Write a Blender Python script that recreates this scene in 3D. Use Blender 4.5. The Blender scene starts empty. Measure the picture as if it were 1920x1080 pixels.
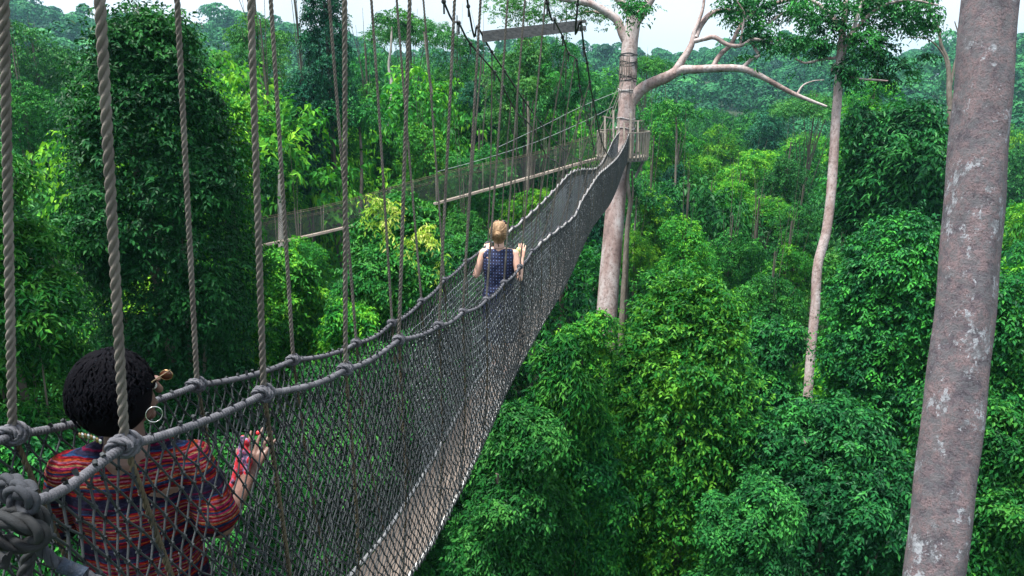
import bpy, math, random
import numpy as np
from mathutils import Vector, Matrix

# ---------------------------------------------------------------- camera, sky, sun, exposure
SC = bpy.context.scene
COL = SC.collection
F = 1333.0                      # focal length in photograph pixels (1920 wide)
PITCH = math.radians(16.3)
CAM = np.array([0.0, 0.0, 30.0])
cd = bpy.data.cameras.new('camera'); cam = bpy.data.objects.new('camera', cd); COL.objects.link(cam)
cam.location = CAM; cam.rotation_euler = (math.pi/2 - PITCH, 0, 0)
cd.sensor_width = 36; cd.lens = F/1920*36; cd.clip_start = 0.05; cd.clip_end = 6000
SC.camera = cam

SUN_EL, SUN_AZ = math.radians(76), math.radians(-100)     # azimuth from +Y (forward) towards +X
w = bpy.data.worlds.new('World'); SC.world = w; w.use_nodes = True
nt = w.node_tree; nt.nodes.clear()
out = nt.nodes.new('ShaderNodeOutputWorld'); bg = nt.nodes.new('ShaderNodeBackground')
sky = nt.nodes.new('ShaderNodeTexSky'); sky.sky_type = 'NISHITA'; sky.sun_disc = False
sky.sun_elevation = SUN_EL; sky.sun_rotation = SUN_AZ; sky.dust_density = 3.0; sky.air_density = 1.0; sky.ozone_density = 1.0
hs = nt.nodes.new('ShaderNodeHueSaturation'); hs.inputs['Saturation'].default_value = 0.38; hs.inputs['Value'].default_value = 1.0
# thin bright overcast: cloud layer mixed over the clear sky
tc = nt.nodes.new('ShaderNodeTexCoord'); cn = nt.nodes.new('ShaderNodeTexNoise'); cn.inputs['Scale'].default_value = 2.2
cn.inputs['Detail'].default_value = 5
cr = nt.nodes.new('ShaderNodeValToRGB'); cr.color_ramp.elements[0].position = .35; cr.color_ramp.elements[1].position = .75
cr.color_ramp.elements[0].color = (.55, .55, .55, 1); cr.color_ramp.elements[1].color = (1, 1, 1, 1)
mx = nt.nodes.new('ShaderNodeMixRGB'); mx.inputs[2].default_value = (11.0, 11.8, 13.0, 1)
nt.links.new(tc.outputs['Generated'], cn.inputs['Vector']); nt.links.new(cn.outputs['Fac'], cr.inputs['Fac'])
nt.links.new(sky.outputs[0], hs.inputs['Color']); nt.links.new(hs.outputs[0], mx.inputs[1]); nt.links.new(cr.outputs[0], mx.inputs[0])
nt.links.new(mx.outputs[0], bg.inputs['Color']); bg.inputs['Strength'].default_value = 0.055
nt.links.new(bg.outputs[0], out.inputs['Surface'])
sl = bpy.data.lights.new('sun', 'SUN'); sl.energy = 5.0; sl.angle = math.radians(14); sl.color = (1.0, .96, .88)
so = bpy.data.objects.new('sun', sl); COL.objects.link(so)
sdir = Vector((math.sin(SUN_AZ)*math.cos(SUN_EL), math.cos(SUN_AZ)*math.cos(SUN_EL), math.sin(SUN_EL)))
so.rotation_euler = sdir.to_track_quat('Z', 'Y').to_euler(); so.location = (0, 0, 80)
SC.view_settings.view_transform = 'Standard'; SC.view_settings.look = 'None'
SC.view_settings.gamma = 1; SC.view_settings.exposure = 1.28
SC.cycles.max_bounces = 6; SC.cycles.diffuse_bounces = 2; SC.cycles.glossy_bounces = 2
SC.cycles.transmission_bounces = 3; SC.cycles.volume_bounces = 0; SC.cycles.caustics_reflective = False

# ---------------------------------------------------------------- helpers
RNG = np.random.default_rng(7)
CP, SP = math.cos(PITCH), math.sin(PITCH)
def P(u, v, d):
    """world point seen at photograph pixel (u, v) at distance d along the optical axis"""
    x = (u-960)/F*d; y = (540-v)/F*d
    return CAM + np.array([x, d*CP + y*SP, -d*SP + y*CP])
def nrm(a):
    return a/np.maximum(np.linalg.norm(a, axis=-1, keepdims=True), 1e-9)

def mesh(name, parts, smooth=True, var=None):
    """parts: list of (verts Nx3, faces MxK)"""
    vs, lt, li, off, ls = [], [], [], 0, 0
    for V, Fc in parts:
        V = np.asarray(V, dtype=np.float32); Fc = np.asarray(Fc, dtype=np.int32)
        if len(Fc) == 0: continue
        vs.append(V); li.append((Fc+off).ravel()); lt.append(np.full(len(Fc), Fc.shape[1], np.int32)); off += len(V)
    vs = np.concatenate(vs); li = np.concatenate(li); lt = np.concatenate(lt)
    m = bpy.data.meshes.new(name)
    m.vertices.add(len(vs)); m.vertices.foreach_set('co', vs.ravel())
    m.loops.add(len(li)); m.loops.foreach_set('vertex_index', li)
    m.polygons.add(len(lt)); m.polygons.foreach_set('loop_start', np.concatenate([[0], np.cumsum(lt)[:-1]]).astype(np.int32))
    m.polygons.foreach_set('loop_total', lt)
    m.update(calc_edges=True)
    m.polygons.foreach_set('use_smooth', np.full(len(lt), smooth, bool))
    if var is not None:
        at = m.attributes.new('leafvar', 'FLOAT', 'FACE'); at.data.foreach_set('value', var.astype(np.float32))
    m.validate(clean_customdata=False)
    return m
def link(name, me, mat, parent=None):
    o = bpy.data.objects.new(name, me); COL.objects.link(o)
    if mat is not None and len(me.materials) == 0: me.materials.append(mat)
    if parent is not None: o.parent = parent
    return o
def obj(name, parts, mat, parent=None, smooth=True, var=None):
    return link(name, mesh(name, parts, smooth, var), mat, parent)
def tag(o, label=None, cat=None, group=None, kind=None):
    if label: o['label'] = label
    if cat: o['category'] = cat
    if group: o['group'] = group
    if kind: o['kind'] = kind
    return o
def thing(name, label, cat, group=None, loc=(0, 0, 0)):
    o = bpy.data.objects.new(name, None); COL.objects.link(o); o.location = loc
    o.empty_display_size = .2
    return tag(o, label, cat, group)

def resample(path, ds=None, n=None):
    path = np.asarray(path, float)
    seg = np.linalg.norm(np.diff(path, axis=0), axis=1); s = np.concatenate([[0], np.cumsum(seg)])
    if n is None: n = max(2, int(math.ceil(s[-1]/ds))+1)
    t = np.linspace(0, s[-1], n)
    return np.stack([np.interp(t, s, path[:, k]) for k in range(3)], 1), t
def smooth_path(pts, sub=8):
    pts = [np.asarray(p, float) for p in pts]
    if len(pts) < 3: return np.array(pts)
    q = [2*pts[0]-pts[1]] + pts + [2*pts[-1]-pts[-2]]
    o = []
    for i in range(1, len(q)-2):
        a, b, c, d = q[i-1], q[i], q[i+1], q[i+2]
        for t in np.linspace(0, 1, sub, endpoint=False):
            o.append(.5*((2*b)+(-a+c)*t+(2*a-5*b+4*c-d)*t*t+(-a+3*b-3*c+d)*t**3))
    o.append(q[-2])
    return np.array(o)
def frames(path):
    T = nrm(np.gradient(path, axis=0))
    up = np.array([0, 0, 1.]) if abs(T[0][2]) < .9 else np.array([1., 0, 0])
    N = np.zeros_like(T); n = up - T[0]*np.dot(up, T[0]); n /= np.linalg.norm(n); N[0] = n
    for i in range(1, len(T)):
        n = n - T[i]*np.dot(n, T[i]); n /= max(np.linalg.norm(n), 1e-9); N[i] = n
    return T, N, np.cross(T, N)
def tube(path, r, sides=8, caps=True, bump=0, fr=None):
    path = np.asarray(path, float); n = len(path)
    T, N, B = fr if fr is not None else frames(path)
    r = np.broadcast_to(np.asarray(r, float), (n,))
    a = np.linspace(0, 2*math.pi, sides, endpoint=False)
    rr = r[:, None]*np.ones(sides)[None]
    if bump: rr = rr*(1+bump*RNG.normal(size=rr.shape))
    V = path[:, None, :] + rr[..., None]*(np.cos(a)[None, :, None]*N[:, None, :]+np.sin(a)[None, :, None]*B[:, None, :])
    V = V.reshape(-1, 3)
    i = np.arange(n-1)[:, None]*sides; j = np.arange(sides)[None]; j2 = (j+1) % sides
    Fq = np.stack([i+j, i+j2, i+sides+j2, i+sides+j], -1).reshape(-1, 4)
    parts = [(V, Fq)]
    if caps:
        parts.append((np.vstack([V[:sides], path[0]]), np.array([[k, sides, (k+1) % sides] for k in range(sides)])))
        parts.append((np.vstack([V[-sides:], path[-1]]), np.array([[k, (k+1) % sides, sides] for k in range(sides)])))
    return parts
def rope(path, R, pitch=None, strands=3, sides=6, steps=10):
    """laid rope: three strands really twisted round each other"""
    pitch = pitch or R*7.5
    p, s = resample(path, ds=pitch/steps)
    T, N, B = frames(p)
    parts = []
    for k in range(strands):
        ph = 2*math.pi*(s/pitch + k/strands)
        c = p + .5*R*(np.cos(ph)[:, None]*N+np.sin(ph)[:, None]*B)
        parts += tube(c, R*.54, sides, True, fr=(T, N, B))
    return parts
def wrapped(path, r, cord, pitch, steps=8, sides=4):
    """a core rope served with a thin cord"""
    p, s = resample(path, ds=.03)
    parts = tube(p, r, 8)
    p2, s2 = resample(path, ds=pitch/steps)
    T, N, B = frames(p2)
    ph = 2*math.pi*s2/pitch
    e = np.cos(ph)[:, None]*N+np.sin(ph)[:, None]*B
    c = p2 + (r)*e
    # cord cross-section spans the axis direction and the radial direction
    a = np.linspace(0, 2*math.pi, sides+1)[:-1]
    V = c[:, None]+cord*(np.cos(a)[None, :, None]*T[:, None]+np.sin(a)[None, :, None]*e[:, None])
    V = V.reshape(-1, 3); n = len(p2)
    i = np.arange(n-1)[:, None]*sides; j = np.arange(sides)[None]; j2 = (j+1) % sides
    parts.append((V, np.stack([i+j, i+j2, i+sides+j2, i+sides+j], -1).reshape(-1, 4)))
    return parts
def prisms(A, B, r, sides=4):
    """many straight strands at once"""
    T = nrm(B-A); ref = np.where(np.abs(T[:, 2:3]) < .9, np.array([[0, 0, 1.]]), np.array([[1., 0, 0]]))
    N = nrm(np.cross(T, ref)); Bn = np.cross(T, N); n = len(A)
    a = np.linspace(0, 2*math.pi, sides, endpoint=False)
    e = np.cos(a)[None, :, None]*N[:, None]+np.sin(a)[None, :, None]*Bn[:, None]
    r = np.broadcast_to(np.asarray(r, float), (n,))[:, None, None]
    V = np.concatenate([A[:, None]+r*e, B[:, None]+r*e], 1).reshape(-1, 3)
    i = np.arange(n)[:, None]*2*sides; j = np.arange(sides)[None]; j2 = (j+1) % sides
    return [(V, np.stack([i+j, i+j2, i+sides+j2, i+sides+j], -1).reshape(-1, 4))]
def box(c, ax, ay, az):
    """box from a centre and three half-axis vectors"""
    c = np.asarray(c, float); ax, ay, az = (np.asarray(v, float) for v in (ax, ay, az))
    V = np.array([c+sx*ax+sy*ay+sz*az for sx in (-1, 1) for sy in (-1, 1) for sz in (-1, 1)])
    return [(V, np.array([[0, 1, 3, 2], [4, 6, 7, 5], [0, 4, 5, 1], [2, 3, 7, 6], [0, 2, 6, 4], [1, 5, 7, 3]]))]
def beam(a, b, w_, h_, up=(0, 0, 1)):
    a, b = np.asarray(a, float), np.asarray(b, float); T = nrm(b-a); s = nrm(np.cross(T, np.asarray(up, float))); u = np.cross(s, T)
    return box((a+b)/2, (b-a)/2, s*w_/2, u*h_/2)
def ellipsoid(c, r, nu=20, nv=12, rot=None):
    u = np.linspace(0, 2*math.pi, nu, endpoint=False); v = np.linspace(0.001, math.pi-.001, nv)
    D = np.stack([np.sin(v)[:, None]*np.cos(u), np.sin(v)[:, None]*np.sin(u), np.cos(v)[:, None]*np.ones(nu)], -1)
    V = (D*np.asarray(r)).reshape(-1, 3)
    if rot is not None: V = V@np.asarray(rot).T
    V = V + np.asarray(c)
    i = np.arange(nv-1)[:, None]*nu; j = np.arange(nu)[None]; j2 = (j+1) % nu
    return [(V, np.stack([i+j, i+nu+j, i+nu+j2, i+j2], -1).reshape(-1, 4))]
def capsule(a, b, ra, rb, sides=14):
    a, b = np.asarray(a, float), np.asarray(b, float); T = nrm(b-a)
    pts, rs = [], []
    for t in np.linspace(-math.pi/2*.97, 0, 5): pts.append(a+T*ra*math.sin(t)); rs.append(ra*math.cos(t))
    for t in np.linspace(0, math.pi/2*.97, 5): pts.append(b+T*rb*math.sin(t)); rs.append(rb*math.cos(t))
    return tube(np.array(pts), np.array(rs), sides)

# ---------------------------------------------------------------- materials
def material(name):
    m = bpy.data.materials.new(name); m.use_nodes = True
    n = m.node_tree.nodes; return m, m.node_tree, n['Principled BSDF'], n['Material Output']
def ramp(nt, stops, interp='LINEAR'):
    r = nt.nodes.new('ShaderNodeValToRGB'); r.color_ramp.interpolation = interp
    e = r.color_ramp.elements
    while len(e) > 1: e.remove(e[-1])
    e[0].position = stops[0][0]; e[0].color = (*stops[0][1], 1)
    for p, c in stops[1:]:
        x = e.new(p); x.color = (*c, 1)
    return r
def noise(nt, scale, detail=5, rough=.6, vec=None, dist=0):
    t = nt.nodes.new('ShaderNodeTexNoise'); t.inputs['Scale'].default_value = scale; t.inputs['Detail'].default_value = detail
    t.inputs['Roughness'].default_value = rough; t.inputs['Distortion'].default_value = dist
    if vec is not None: nt.links.new(vec, t.inputs['Vector'])
    return t
def coords(nt, scale=(1, 1, 1), kind='Object'):
    c = nt.nodes.new('ShaderNodeTexCoord'); mp = nt.nodes.new('ShaderNodeMapping'); mp.inputs['Scale'].default_value = scale
    nt.links.new(c.outputs[kind], mp.inputs['Vector']); return mp.outputs[0]
def simple(name, stops, scale=8, rough=.8, bump=0, bscale=60, stretch=(1, 1, 1), metallic=0):
    m, nt, b, o = material(name)
    v = coords(nt, stretch); n = noise(nt, scale, 6, .65, v); r = ramp(nt, stops)
    nt.links.new(n.outputs['Fac'], r.inputs['Fac']); nt.links.new(r.outputs[0], b.inputs['Base Color'])
    b.inputs['Roughness'].default_value = rough; b.inputs['Metallic'].default_value = metallic
    if bump:
        n2 = noise(nt, bscale, 4, .7, v); bp = nt.nodes.new('ShaderNodeBump'); bp.inputs['Strength'].default_value = bump
        bp.inputs['Distance'].default_value = .02
        nt.links.new(n2.outputs['Fac'], bp.inputs['Height']); nt.links.new(bp.outputs[0], b.inputs['Normal'])
    return m
def leafmat(name, dark, mid, bright, trans=.3, rough=.5, hue=0.03):
    m, nt, b, o = material(name)
    at = nt.nodes.new('ShaderNodeAttribute'); at.attribute_name = 'leafvar'
    r = ramp(nt, [(0, tuple(c*.6 for c in dark)), (.22, dark), (.5, (mid[0]*.8, mid[1]*.95, mid[2]*.85)), (.9, bright), (1, tuple(min(1, c*1.5) for c in bright))])
    nt.links.new(at.outputs['Fac'], r.inputs['Fac'])
    oi = nt.nodes.new('ShaderNodeObjectInfo'); mr = nt.nodes.new('ShaderNodeMapRange')
    mr.inputs['To Min'].default_value = .5-hue; mr.inputs['To Max'].default_value = .5+hue
    nt.links.new(oi.outputs['Random'], mr.inputs['Value'])
    h = nt.nodes.new('ShaderNodeHueSaturation'); nt.links.new(mr.outputs[0], h.inputs['Hue']); nt.links.new(r.outputs[0], h.inputs['Color'])
    mr2 = nt.nodes.new('ShaderNodeMapRange'); mr2.inputs['To Min'].default_value = .82; mr2.inputs['To Max'].default_value = 1.2
    wn = nt.nodes.new('ShaderNodeTexWhiteNoise'); wn.noise_dimensions = '1D'; nt.links.new(oi.outputs['Random'], wn.inputs['W'])
    nt.links.new(wn.outputs['Value'], mr2.inputs['Value']); nt.links.new(mr2.outputs[0], h.inputs['Value'])
    nt.links.new(h.outputs[0], b.inputs['Base Color']); b.inputs['Roughness'].default_value = rough
    b.inputs['Specular IOR Level'].default_value = .1
    tr = nt.nodes.new('ShaderNodeBsdfTranslucent'); g = nt.nodes.new('ShaderNodeMixRGB'); g.blend_type = 'MULTIPLY'; g.inputs[0].default_value = 1
    g.inputs[2].default_value = (1.3, 1.5, .5, 1); nt.links.new(h.outputs[0], g.inputs[1]); nt.links.new(g.outputs[0], tr.inputs['Color'])
    ms = nt.nodes.new('ShaderNodeMixShader'); ms.inputs[0].default_value = trans
    nt.links.new(b.outputs[0], ms.inputs[1]); nt.links.new(tr.outputs[0], ms.inputs[2]); nt.links.new(ms.outputs[0], o.inputs['Surface'])
    return m
M = {}
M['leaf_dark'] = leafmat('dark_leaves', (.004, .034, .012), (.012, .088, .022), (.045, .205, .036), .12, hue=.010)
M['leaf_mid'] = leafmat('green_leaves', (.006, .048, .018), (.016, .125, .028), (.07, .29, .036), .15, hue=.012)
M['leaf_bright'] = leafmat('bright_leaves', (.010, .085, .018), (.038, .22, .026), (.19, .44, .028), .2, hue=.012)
M['leaf_fresh'] = leafmat('fresh_green_leaves', (.006, .055, .014), (.022, .15, .024), (.14, .38, .028), .17, hue=.006)
M['leaf_blue'] = leafmat('bluish_leaves', (.004, .036, .026), (.010, .085, .048), (.028, .17, .075), .12, hue=.01)
M['leaf_pale'] = leafmat('pale_leaves', (.018, .10, .032), (.045, .19, .05), (.11, .31, .06), .18, hue=.012)
M['leaf_yellow'] = leafmat('young_yellow_leaves', (.12, .3, .04), (.38, .52, .08), (.66, .62, .25), .3, hue=.01)
M['leaf_far'] = leafmat('distant_leaves', (.006, .05, .026), (.016, .11, .042), (.045, .2, .055), .1, .6, 0)
M['rope'] = simple('weathered_rope', [(.25, (.07, .06, .052)), (.55, (.15, .132, .115)), (.8, (.26, .235, .21))], 7, .85, .5, 500, (1, 1, 1))
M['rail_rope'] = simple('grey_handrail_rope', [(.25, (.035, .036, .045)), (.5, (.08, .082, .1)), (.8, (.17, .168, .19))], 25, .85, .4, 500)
M['pale_rope'] = simple('sunlit_handrail_rope', [(.25, (.17, .17, .18)), (.5, (.3, .29, .3)), (.8, (.42, .41, .42))], 25, .85, .4, 500)  # paler twin of the grey handrail rope, its sunlit look put into the colour
M['net'] = simple('dark_netting', [(.3, (.008, .012, .016)), (.6, (.019, .025, .03)), (.85, (.05, .058, .062))], 6, .75, .3, 300)
M['net_fine'] = simple('grey_netting', [(.3, (.17, .19, .21)), (.7, (.32, .35, .38))], 6, .75)
M['dark_rope'] = simple('dark_brown_rope', [(.3, (.035, .03, .02)), (.6, (.09, .07, .04)), (.8, (.15, .12, .07))], 12, .85, .4, 300)  # darker brown rope for lower hanger legs and the second walkway's handrails
M['cable'] = simple('steel_cable', [(.3, (.012, .014, .016)), (.7, (.04, .043, .045))], 20, .5, .2, 200, metallic=.4)
M['board'] = simple('walkway_boards', [(.2, (.11, .085, .07)), (.5, (.2, .16, .135)), (.8, (.3, .25, .215))], 4, .85, .5, 90, (14, 2, 14))
M['ladder'] = simple('pale_ladder_rail', [(.3, (.38, .38, .38)), (.7, (.62, .62, .62))], 9, .5)
M['timber'] = simple('grey_timber', [(.2, (.05, .05, .055)), (.45, (.13, .125, .13)), (.75, (.26, .25, .25))], 5, .9, .5, 60, (1, 12, 12))
M['deck_wood'] = simple('weathered_deck_wood', [(.2, (.1, .09, .075)), (.5, (.24, .21, .18)), (.8, (.4, .36, .32))], 5, .9, .4, 60, (6, 6, 1))
M['bark'] = simple('forest_bark', [(.25, (.04, .033, .028)), (.5, (.1, .085, .07)), (.8, (.2, .18, .16))], 3, .9, .5, 25, (2, 2, .6))
M['dead'] = simple('bare_grey_bark', [(.25, (.2, .18, .17)), (.75, (.42, .39, .37))], 3, .9, .4, 25, (2, 2, .6))
def bark_giant():
    m, nt, b, o = material('pale_smooth_bark')
    v = coords(nt, (1, 1, .3)); n1 = noise(nt, 1.2, 8, .7, v)
    r1 = ramp(nt, [(.3, (.13, .09, .09)), (.43, (.25, .18, .17)), (.55, (.36, .31, .31)), (.7, (.44, .42, .43))])
    nt.links.new(n1.outputs['Fac'], r1.inputs['Fac'])
    v2 = coords(nt); n2 = noise(nt, 7, 7, .75, v2); r2 = ramp(nt, [(.36, (.3, .24, .22)), (.5, (1, 1, 1))])
    nt.links.new(n2.outputs['Fac'], r2.inputs['Fac'])
    mm = nt.nodes.new('ShaderNodeMixRGB'); mm.blend_type = 'MULTIPLY'; mm.inputs[0].default_value = .75
    nt.links.new(r1.outputs[0], mm.inputs[1]); nt.links.new(r2.outputs[0], mm.inputs[2]); nt.links.new(mm.outputs[0], b.inputs['Base Color'])
    b.inputs['Roughness'].default_value = .85
    bp = nt.nodes.new('ShaderNodeBump'); bp.inputs['Strength'].default_value = .6; bp.inputs['Distance'].default_value = .06
    nt.links.new(n2.outputs['Fac'], bp.inputs['Height']); nt.links.new(bp.outputs[0], b.inputs['Normal'])
    return m
M['giant'] = bark_giant()
def bark_mottled():
    m, nt, b, o = material('mottled_pink_bark')
    v = coords(nt)
    n1 = noise(nt, 5.5, 9, .72, v); r1 = ramp(nt, [(.3, (.04, .036, .052)), (.42, (.09, .076, .097)), (.50, (.155, .116, .133)), (.58, (.21, .15, .162)), (.68, (.19, .165, .195)), (.8, (.235, .21, .24))])
    nt.links.new(n1.outputs['Fac'], r1.inputs['Fac'])
    # dark freckles
    n2 = noise(nt, 60, 4, .8, v); r2 = ramp(nt, [(.36, (.2, .18, .2)), (.5, (1, 1, 1))]); nt.links.new(n2.outputs['Fac'], r2.inputs['Fac'])
    m1 = nt.nodes.new('ShaderNodeMixRGB'); m1.blend_type = 'MULTIPLY'; m1.inputs[0].default_value = .85
    nt.links.new(r1.outputs[0], m1.inputs[1]); nt.links.new(r2.outputs[0], m1.inputs[2])
    # pale lichen with crisp edges
    n3 = noise(nt, 4.6, 9, .8, coords(nt, (1, 1, .75))); r3 = ramp(nt, [(.56, (0, 0, 0)), (.572, (1, 1, 1))]); nt.links.new(n3.outputs['Fac'], r3.inputs['Fac'])
    m2 = nt.nodes.new('ShaderNodeMixRGB'); m2.inputs[2].default_value = (.34, .36, .41, 1)
    nt.links.new(r3.outputs[0], m2.inputs[0]); nt.links.new(m1.outputs[0], m2.inputs[1])
    # greyish film
    n4 = noise(nt, 13, 8, .8, v); r4 = ramp(nt, [(.46, (0, 0, 0)), (.56, (.75, .75, .75))]); nt.links.new(n4.outputs['Fac'], r4.inputs['Fac'])
    m3 = nt.nodes.new('ShaderNodeMixRGB'); m3.inputs[2].default_value = (.115, .118, .135, 1)
    nt.links.new(r4.outputs[0], m3.inputs[0]); nt.links.new(m2.outputs[0], m3.inputs[1])
    nt.links.new(m3.outputs[0], b.inputs['Base Color']); b.inputs['Roughness'].default_value = .85
    bp = nt.nodes.new('ShaderNodeBump'); bp.inputs['Strength'].default_value = 1; bp.inputs['Distance'].default_value = .02
    nt.links.new(n2.outputs['Fac'], bp.inputs['Height'])
    bp2 = nt.nodes.new('ShaderNodeBump'); bp2.inputs['Strength'].default_value = .9; bp2.inputs['Distance'].default_value = .05
    nt.links.new(n1.outputs['Fac'], bp2.inputs['Height']); nt.links.new(bp.outputs[0], bp2.inputs['Normal']); nt.links.new(bp2.outputs[0], b.inputs['Normal'])
    return m
M['mottled'] = bark_mottled()
M['ground'] = simple('forest_floor', [(.3, (.008, .016, .006)), (.5, (.015, .035, .01)), (.75, (.03, .065, .018))], .25, .95, .6, 2)

# ---------------------------------------------------------------- terrain
def sstep(a, b, x):
    t = np.clip((x-a)/(b-a), 0, 1); return t*t*(3-2*t)
def ground_h(x, y):
    x = np.asarray(x, float); y = np.asarray(y, float)
    r = np.hypot(x, y); az = np.degrees(np.arctan2(x, np.maximum(y, 1e-3)))
    left = 1-sstep(-22, -8, az)
    ridge = 32 + 19*left + 3*np.sin(az*.35+1) + 2*np.sin(az*.9)
    h = sstep(170, 470, r)*ridge*.93 + sstep(130, 300, r)*3*np.sin(x*.021+2)*np.cos(y*.017)
    h += 1.2*np.sin(x*.05)*np.cos(y*.043)
    return h
def build_ground():
    rr = np.concatenate([[0], np.geomspace(6, 1800, 70)]); aa = np.linspace(-math.pi, math.pi, 181)[:-1]
    X = rr[:, None]*np.sin(aa); Y = rr[:, None]*np.cos(aa)
    Z = ground_h(X, Y)*(np.cos(aa) > -.2)
    V = np.stack([X, Y, Z], -1).reshape(-1, 3); n = len(aa)
    i = np.arange(len(rr)-1)[:, None]*n; j = np.arange(n)[None]; j2 = (j+1) % n
    o = obj('ground', [(V, np.stack([i+j, i+n+j, i+n+j2, i+j2], -1).reshape(-1, 4))], M['ground'])
    tag(o, kind='structure')
build_ground()

# ---------------------------------------------------------------- foliage
def blobs_for(kind, rng, R, core=.55):
    """lumps (centre, radii) that make a crown of half-size R = (rx, ry, rz) round the origin"""
    rx, ry, rz = R; rm = min(rx, ry); out_ = []
    if kind in ('round', 'column'):
        ns = 9 if kind == 'round' else 18
        for k in range(ns):
            z = 1-2*(k+.35)/ns; a = k*2.39996+rng.uniform(-.6, .6); q = math.sqrt(max(0, 1-abs(z)**(2.0 if kind == 'round' else 3.5)))
            f = rng.uniform(.3, .72)
            c = np.array([rx*q*math.cos(a)*f, ry*q*math.sin(a)*f, rz*z*.78]); b = rm*rng.uniform(.3, .48)
            out_.append((c, np.array([b, b, b*.8])))
            for j in range(9):
                e = nrm(rng.normal(size=3)+np.array([0, 0, .35])); b2 = b*rng.uniform(.28, .55)
                out_.append((c+e*b*rng.uniform(.75, 1.25), np.array([b2, b2, b2*rng.uniform(.5, .8)])))
        out_.append((np.zeros(3), np.array([rx, ry, rz])*core))
    elif kind == 'umbrella':
        for k in range(34):
            a = k*2.39996; q = math.sqrt((k+.5)/34)
            z = rz*(.75*(1-q*q)+rng.uniform(-.35, .2))
            b = rm*rng.uniform(.18, .3)
            out_.append((np.array([rx*.85*q*math.cos(a), ry*.85*q*math.sin(a), z]), np.array([b, b, b*.42])))
    elif kind == 'open':
        for k in range(40):
            a = rng.uniform(0, 6.28); z = rng.uniform(-1, 1); q = math.sqrt(1-z*z)*rng.uniform(.35, .95)
            b = rm*rng.uniform(.14, .26)
            out_.append((np.array([rx*q*math.cos(a), ry*q*math.sin(a), rz*z*.9]), np.array([b, b, b*.6])))
    return out_
def foliage(blobs, n_sprays, leaf, m=9, rng=RNG, droop=.5, width=.5, inner=.15, spray=None, ragged=.12):
    """leaf sprays set over the lumps; returns ([(verts, faces)], per-face variation)"""
    C = np.array([b[0] for b in blobs]); Rb = np.array([b[1] for b in blobs])
    area = (Rb[:, 0]*Rb[:, 1]+2*Rb[:, 0]*Rb[:, 2]); p = area/area.sum()
    k = rng.choice(len(blobs), size=int(n_sprays*2.2), p=p)
    D = nrm(rng.normal(size=(len(k), 3))+np.array([0, 0, .25]))
    pos = C[k]+D*Rb[k]
    keep = np.ones(len(k), bool)
    for b in range(len(blobs)):
        q = (((pos-C[b])/(Rb[b]*.86))**2).sum(1)
        keep &= (q > 1) | (k == b)
    idx = np.nonzero(keep)[0]; extra = np.nonzero(~keep)[0]
    ni = int(n_sprays*inner); idx = np.concatenate([idx[:n_sprays-ni], extra[:ni]])
    fq = 2.6/max(.25, float(np.median(Rb[:, 0]))); q_ = pos*fq; ph_ = rng.uniform(0, 6, 3)
    ga_ = None; g_ = np.sin(q_[:, 0]+ph_[0]+1.3*np.sin(q_[:, 2]*.8))*np.sin(q_[:, 1]+ph_[1])+np.sin(q_[:, 2]*1.6+ph_[2]+q_[:, 0]*.6)*.7+rng.normal(size=len(q_))*.25
    pos = pos+D*(Rb[k][:, :1]*.16*np.clip(g_, -1.2, 1.2)[:, None] if len(g_) == len(k) else 0)
    g_ = g_[idx] if len(g_) == len(k) else g_
    idx = idx[(g_ > -.12) | (rng.uniform(size=len(idx)) < .12)]
    pos = pos[idx]; D = D[idx]; k = k[idx]; n = len(idx)
    pos = pos + nrm(rng.normal(size=(n, 3)))*(np.abs(rng.normal(size=(n, 1)))*ragged*Rb[k][:, :1])
    L = (spray or leaf*3.4)*rng.uniform(.6, 1.35, (n, 1))
    ax = nrm(D*np.array([1, 1, .55])+rng.normal(size=(n, 3))*.45+np.array([0, 0, .1]))
    s = (np.arange(m)+.6)/m
    S = s[None, :, None]
    base = pos[:, None]+ax[:, None]*L[:, None]*(S-.45)-np.array([0, 0, 1.])*(S**2)*L[:, None]*droop
    tan = nrm(ax[:, None]-np.array([0, 0, 1.])*2*S*droop)
    side = nrm(np.cross(tan, np.array([0, 0, 1.])+rng.normal(size=(n, 1, 3))*.3))
    sg = np.where(np.arange(m) % 2 == 0, 1., -1.)[None, :, None]
    ld = nrm(tan*.55+side*sg*.85+np.array([0, 0, -.35])+rng.normal(size=(n, m, 3))*.28)
    nn = nrm(np.array([0, 0, 1.])+D[:, None]*.5+rng.normal(size=(n, 1, 3))*.45+rng.normal(size=(n, m, 3))*.35)
    wv = nrm(np.cross(ld, nn)); nn = np.cross(wv, ld)
    ll = leaf*rng.uniform(.65, 1.25, (n, m, 1))
    tip = base+ld*ll-np.array([0, 0, 1.])*ll*.15
    mid = base+ld*ll*.45
    a = mid+wv*ll*width*.5+nn*ll*.09; b = mid-wv*ll*width*.5+nn*ll*.09
    V = np.stack([base, a, tip, b], 2).reshape(-1, 3)
    i = np.arange(n*m)[:, None]*4
    Fc = np.concatenate([i+np.array([[0, 1, 2]]), i+np.array([[0, 2, 3]])], 1).reshape(-1, 3)
    v0 = rng.uniform(0, 1, len(blobs))[k][:, None]*.35+rng.uniform(0, 1, (n, 1))*.35+rng.uniform(0, 1, (n, m))*.3
    var = np.repeat(v0.reshape(-1), 2)
    return [(V, Fc)], var
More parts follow.
